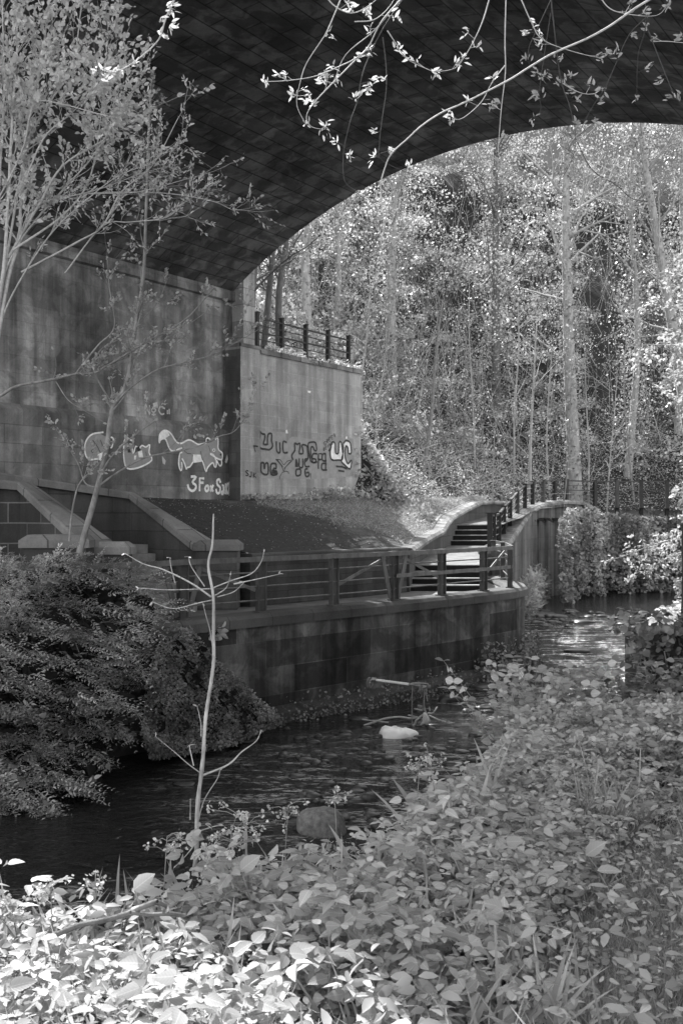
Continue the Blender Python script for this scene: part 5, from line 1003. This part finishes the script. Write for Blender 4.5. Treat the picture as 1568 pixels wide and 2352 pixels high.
# bright willow at the right, rooted beyond the frame
wt = thing('willow_tree', 'bright sunlit leafy branches of a tree reaching in at the right edge', 'tree', (10.6, 26, 1.0)); tw = []; tp_ = []
ln = smooth_line([(10.6, 26, 1.0), (10.3, 26, 4.0), (10.0, 25.6, 7.5), (9.6, 25, 11.0)], 5); tubes('trunk', [(ln, np.linspace(.22, .08, len(ln)))], M['bark'], wt, 8)
gg = np.random.default_rng(77)
for (z0, tx, ty, dd) in ((8.0, 1505, 700, 23.5), (7.5, 1478, 800, 24), (7.0, 1515, 870, 24), (8.5, 1535, 640, 24), (6.5, 1548, 930, 24.5), (7.2, 1562, 760, 23), (6.0, 1562, 860, 23.2), (4.6, 1566, 1130, 25), (3.2, 1420, 1290, 27), (3.0, 1470, 1325, 26.5), (3.4, 1540, 1250, 26), (3.0, 1560, 1340, 26)):
    a = np.array([10.2, 25.8, z0]); e = pix(tx, ty, dd); ln = smooth_line([a, (a + e) / 2 + (0, 0, .45), e + (0, 0, .1)], 5); tw.append((ln, np.linspace(.04, .008, len(ln))))
    for i_ in range(6, len(ln)):
        for _ in range(3): grow(ln[i_], gg.normal(size=3) + [-.2, 0, -.1], gg.uniform(.25, .7), .008, 0, gg, tw, tp_, -.4, (2, 3), .8, .3, 5)
tubes('branchwork', tw, M['pale_bark'], wt, 4); leafobj('crown', [tip_leaves(tp_, .105, 4, T_OVAL, gg, .9, .4, .05)], M['blossom'], wt)
# trunk at the right edge
b = np.array([(1586 - CX) / F * 13.2, 13.2, 1.6]); et = thing('bank_tree', 'dark upright trunk cut by the right edge of the picture', 'tree', b); ln = smooth_line([b, b + (.02, 0, 1.6), b + (0.08, 0, 3.0), b + (.9, 0, 6.5)], 5); tubes('trunk', [(ln, np.linspace(.16, .09, len(ln)))], M['dark_bark'], et, 10)

# ------------------------------------------------------------------ bare and budding trees on the left bank
def traced(name, label, lines_px, D, rads, mat, lmat, g, base, twigs=4, leaf=.07, per=3, LL=.7, cat='tree', extra=(), tlen=1.0, lstart=0.3, dvar=.5, updir=.5, depth=1, spread=.6):
    t = thing(name, label, cat, base); out, tips = [], []
    for l, r in zip(lines_px, rads):
        n = len(l); dz = g.normal() * dvar; p = smooth_line([pix(x, y, D + dz * i_ / max(1, n - 1)) for i_, (x, y) in enumerate(l)], 6); rad = np.linspace(r, max(.003, r * .3), len(p)); out.append((p, rad))
        L = np.linalg.norm(np.diff(p, axis=0), axis=1).sum()
        for _ in range(int(twigs * L)):
            i_ = int(g.integers(int(len(p) * lstart), len(p))); d = (p[min(i_ + 1, len(p) - 1)] - p[i_ - 1]); d = d / (np.linalg.norm(d) + 1e-9) + g.normal(size=3) * spread + np.array([.15, 0, updir])
            grow(p[i_], d, LL * g.uniform(.4, 1.2), max(.003, rad[i_] * .45), depth, g, out, tips, .5, (2, 4), .6, .2, 6, .55)
        tips.append((p[-1], p[-1] - p[-2]))
    out += list(extra); tubes('branchwork', out, mat, t, 5)
    leafobj('leaves', [tip_leaves(tips, leaf, per, T_NARROW if leaf < .06 else T_OVAL, g, .5, .35, .01)], M[lmat], t); return t
g = np.random.default_rng(33); h_ = lambda *l: [(a * .5, b * .5) for a, b in l]
lt = [h_((-60, 1900), (0, 1500), (45, 1254), (90, 1100), (100, 900), (140, 500), (190, 300), (215, 100), (232, -60)), h_((-60, 1800), (20, 1254), (60, 1150), (180, 940), (290, 760), (480, 640), (550, 550)), h_((-80, 1700), (10, 1300), (40, 900), (60, 500), (80, 200), (70, -60)), h_((-80, 1650), (-20, 1200), (0, 800), (20, 400), (10, -40)),
      h_((20, 1254), (120, 700), (200, 520), (330, 300), (370, 60), (380, -40)), h_((60, 1150), (300, 980), (420, 800), (470, 480), (490, 240), (500, 80)), h_((90, 900), (200, 640), (330, 520), (430, 420), (520, 420)), h_((-40, 980), (100, 700), (160, 480), (290, 480), (440, 520), (560, 545))]
traced('young_leafy_tree', 'many stemmed tree in young leaf filling the upper left corner', lt, 12.4, [.03, .026, .028, .026, .016, .016, .013, .011], M['twig'], 'young', g, np.array([-4.7, 12.4, .3]), 7.0, .066, 2, .62, dvar=.7, updir=.55, lstart=.35)
bt = [h_((-60, 1100), (20, 980), (220, 930), (400, 890), (720, 885), (960, 920), (1070, 965)), h_((200, 930), (450, 870), (640, 800), (780, 760)), h_((400, 890), (640, 880), (830, 830), (940, 800)), h_((100, 1250), (360, 1110), (470, 1040), (560, 880), (700, 760), (820, 540)), h_((300, 1254), (470, 1040), (600, 1020), (760, 1000), (850, 930)), h_((-40, 1400), (100, 1100), (300, 860), (440, 700), (640, 360)), h_((-20, 1560), (60, 1350), (230, 1080), (420, 900), (560, 800), (740, 740))]
traced('budding_tree', 'bare budding branches sprayed out across the arch from the left', bt, 12.9, [.015, .010, .009, .016, .011, .016, .013], M['twig'], 'young', g, np.array([-4.6, 13.4, .3]), 5.5, .055, 2, .5, dvar=.5, updir=.3, spread=.45)
d3 = lambda *l: [(a * .56, 627 + b * .56) for a, b in l]
st = [d3((325, 1150), (350, 1060), (400, 880), (440, 700), (465, 545), (520, 450), (560, 200), (590, 0), (600, -250), (612, -600), (622, -780)), d3((465, 545), (420, 470), (385, 410), (355, 360), (330, 330)), d3((465, 545), (530, 475), (640, 400), (740, 370), (860, 340), (960, 290), (1080, 220)), d3((-60, 520), (0, 505), (70, 465), (200, 440), (310, 415), (385, 410), (440, 380), (590, 290), (760, 190), (880, 60)), d3((395, 880), (350, 860), (320, 780), (270, 700), (230, 640)),
      d3((400, 870), (440, 780), (500, 710), (560, 660), (650, 600)), d3((410, 870), (480, 820), (590, 760), (700, 735), (800, 715), (900, 670), (960, 650), (1010, 590)), d3((285, 1100), (300, 960), (330, 860), (400, 790), (440, 740)), d3((385, 410), (410, 320), (520, 250), (640, 130), (690, 20)), d3((310, 415), (400, 300), (470, 220), (450, 60), (440, -60)), d3((440, 380), (560, 330), (700, 260), (860, 150)), d3((230, 445), (280, 520), (340, 560), (440, 620))]
traced('slender_tree', 'slender bare tree with a forked trunk in front of the fox mural', st, 15.9, [.055, .018, .019, .030, .013, .02, .018, .02, .016, .019, .013, .009], M['grey_bark'], 'tip', g, pix(182, 1270, 15.9), 3.0, .06, 2, .55, dvar=.25, updir=.4, lstart=.35, spread=.5)

# ------------------------------------------------------------------ branches hanging in from a tree above the camera
g = np.random.default_rng(44)
r2 = lambda *l: [(784 + a * .5, b * .5) for a, b in l]
OV = [(r2((1560, -90), (1410, 0), (1330, 50), (1230, 120), (1125, 178), (965, 248), (860, 310), (760, 372), (570, 468), (455, 520), (365, 580), (300, 640), (230, 705), (200, 770), (180, 850), (187, 950), (195, 1040), (182, 1110), (190, 1145)), .006, 4.6, 'twig'),
      (r2((756, -60), (750, 180), (752, 330), (735, 480), (725, 600), (720, 700), (745, 765)), .0035, 4.9, 'twig'), (r2((690, -50), (650, 90), (600, 200), (540, 295), (500, 320), (430, 330)), .0035, 4.8, 'twig'), (r2((320, -60), (180, 150), (100, 330), (75, 460), (40, 560), (10, 700), (15, 830), (70, 880)), .004, 4.9, 'dark_twig'),
      (r2((330, -60), (190, 90), (120, 220), (60, 270), (0, 300), (-120, 350), (-250, 370), (-350, 375)), .004, 4.7, 'twig'), (r2((190, 170), (205, 300), (205, 420), (185, 560), (175, 660), (190, 740), (400, 830)), .0028, 5.0, 'dark_twig'), (r2((210, 140), (250, 200), (300, 270), (400, 320), (430, 330)), .003, 4.8, 'twig'), (r2((955, -60), (975, 120), (990, 260), (1010, 380), (1050, 500), (1075, 640), (1050, 750), (990, 850)), .0035, 4.9, 'dark_twig'),
      (r2((1010, 380), (1060, 410), (1110, 430), (1160, 430), (1190, 410)), .0028, 4.9, 'twig'), (r2((1420, 60), (1320, 160), (1260, 290), (1210, 400), (1140, 510), (1075, 640)), .0032, 4.9, 'dark_twig'), (r2((800, -60), (870, 100), (920, 180), (1040, 230), (1190, 265), (1215, 240)), .0032, 4.8, 'twig'), (r2((1390, -50), (1395, 120), (1360, 260), (1355, 450)), .003, 4.9, 'dark_twig'), (r2((1400, 120), (1470, 300), (1530, 440), (1600, 520)), .003, 4.9, 'dark_twig'),
      (r2((960, 0), (890, 150), (858, 230), (870, 310), (930, 360)), .0028, 4.9, 'dark_twig'), (r2((1080, 650), (1150, 780), (1260, 850), (1330, 910), (1420, 930)), .0025, 4.9, 'dark_twig'), (r2((20, -60), (-60, 130), (-95, 190), (-160, 290), (-190, 380), (-205, 480), (-165, 570)), .0035, 4.7, 'twig'), (r2((120, 220), (0, 340), (-115, 460), (-160, 530), (-140, 580), (-80, 595)), .0035, 4.7, 'twig'), (r2((300, -50), (160, 130), (20, 250), (-40, 380), (-130, 470)), .0032, 4.7, 'twig'),
      (r2((1160, -60), (1220, 30), (1300, 62), (1440, 72), (1500, 20)), .003, 4.8, 'twig'), (r2((960, 60), (910, 400), (915, 500), (880, 550)), .0025, 4.9, 'dark_twig'), (r2((750, 300), (690, 380), (640, 470), (560, 540), (510, 550)), .0028, 4.8, 'twig'), (r2((1430, 190), (1500, 190), (1600, 200)), .0025, 4.9, 'twig'), (r2((-100, -60), (-40, 20), (40, 60), (120, 30), (200, -40)), .0035, 4.5, 'twig'), (r2((60, 100), (150, 90), (220, 30), (270, -60)), .003, 4.6, 'twig')]
ot = thing('overhanging_tree', 'budding branches hanging down across the dark arch from a tree at top right', 'tree', (4.2, 4.6, float(bank_at(4.2, 4.6))))
b = np.array([4.2, 4.6, float(bank_at(4.2, 4.6)) - .1]); ln = smooth_line([b, b + (.05, 0, 2.0), b + (-.1, .1, 4.0), b + (-.6, .1, 5.6), b + (-1.4, .1, 6.5)], 5); tubes('trunk', [(ln, np.linspace(.12, .035, len(ln)))], M['bark'], ot, 9)
root = ln[-1]; tips = []; big = []
for a in ((1.9, 4.8, Z0 + 2.75), (.9, 4.85, Z0 + 2.75), (-.2, 4.75, Z0 + 2.7), (3.0, 4.9, Z0 + 2.9)): big.append((smooth_line([root, (root + np.array(a)) / 2 + (0, 0, .35), a], 5), np.linspace(.03, .006, 11)))
tubes('limb', [(p, np.interp(np.linspace(0, 1, len(p)), [0, 1], [.03, .006])) for p, _ in big], M['bark'], ot, 6)
for l, r, D, mt in OV:
    dz = g.normal() * .12; p = smooth_line([pix(x, y, D + dz * i_ / len(l)) for i_, (x, y) in enumerate(l)], 5); tubes('branch', [(p, np.linspace(r, max(.0012, r * .35), len(p)))], M[mt], ot, 6)
    if len(l) < 18:
        m_ = len(p); tips += [(p[-1], p[-1] - p[-2] + (0, 0, .01))]
        for _ in range(max(2, int(len(l) * .75))):
            i_ = int(g.integers(m_ // 4, m_)); a = p[i_]; dr = unit(np.array([g.normal(), g.normal() * .3, g.uniform(0, 1.0)])); e = a + dr * g.uniform(.02, .06); tips.append((e, dr)); tubes('branchlet', [(np.array([a, (a + e) / 2, e]), .0014)], M[mt], ot, 4)
leafobj('leaves', [tip_leaves(tips, .034, 7, T_NARROW, g, .75, .3, .009)], M['tip'], ot)
l = [(415, -40), (400, 0), (380, 45), (365, 90), (325, 130), (280, 160), (240, 170)]; p = smooth_line([pix(x, y, 4.0) for x, y in l], 6)
tubes('branch', [(p, np.linspace(.0045, .0018, len(p)))], M['twig'], ot, 6); pe = smooth_line([p[0], (.1, 4.2, Z0 + 2.6), (1.6, 4.5, Z0 + 3.3), root], 5); tubes('branch', [(pe, np.linspace(.0045, .02, len(pe)))], M['twig'], ot, 6); tips = [(p[i_] + g.normal(size=3) * .012, rdir(1, g)[0] * [1, .4, 1]) for i_ in (3, 6, 8, 9, 13, 14, 15, 16, 27, 29, 32, 33, 34, 35, 36, 36)]
leafobj('leaves', [tip_leaves(tips, .03, 6, T_NARROW, g, .7, .3, .008)], M['tip'], ot)
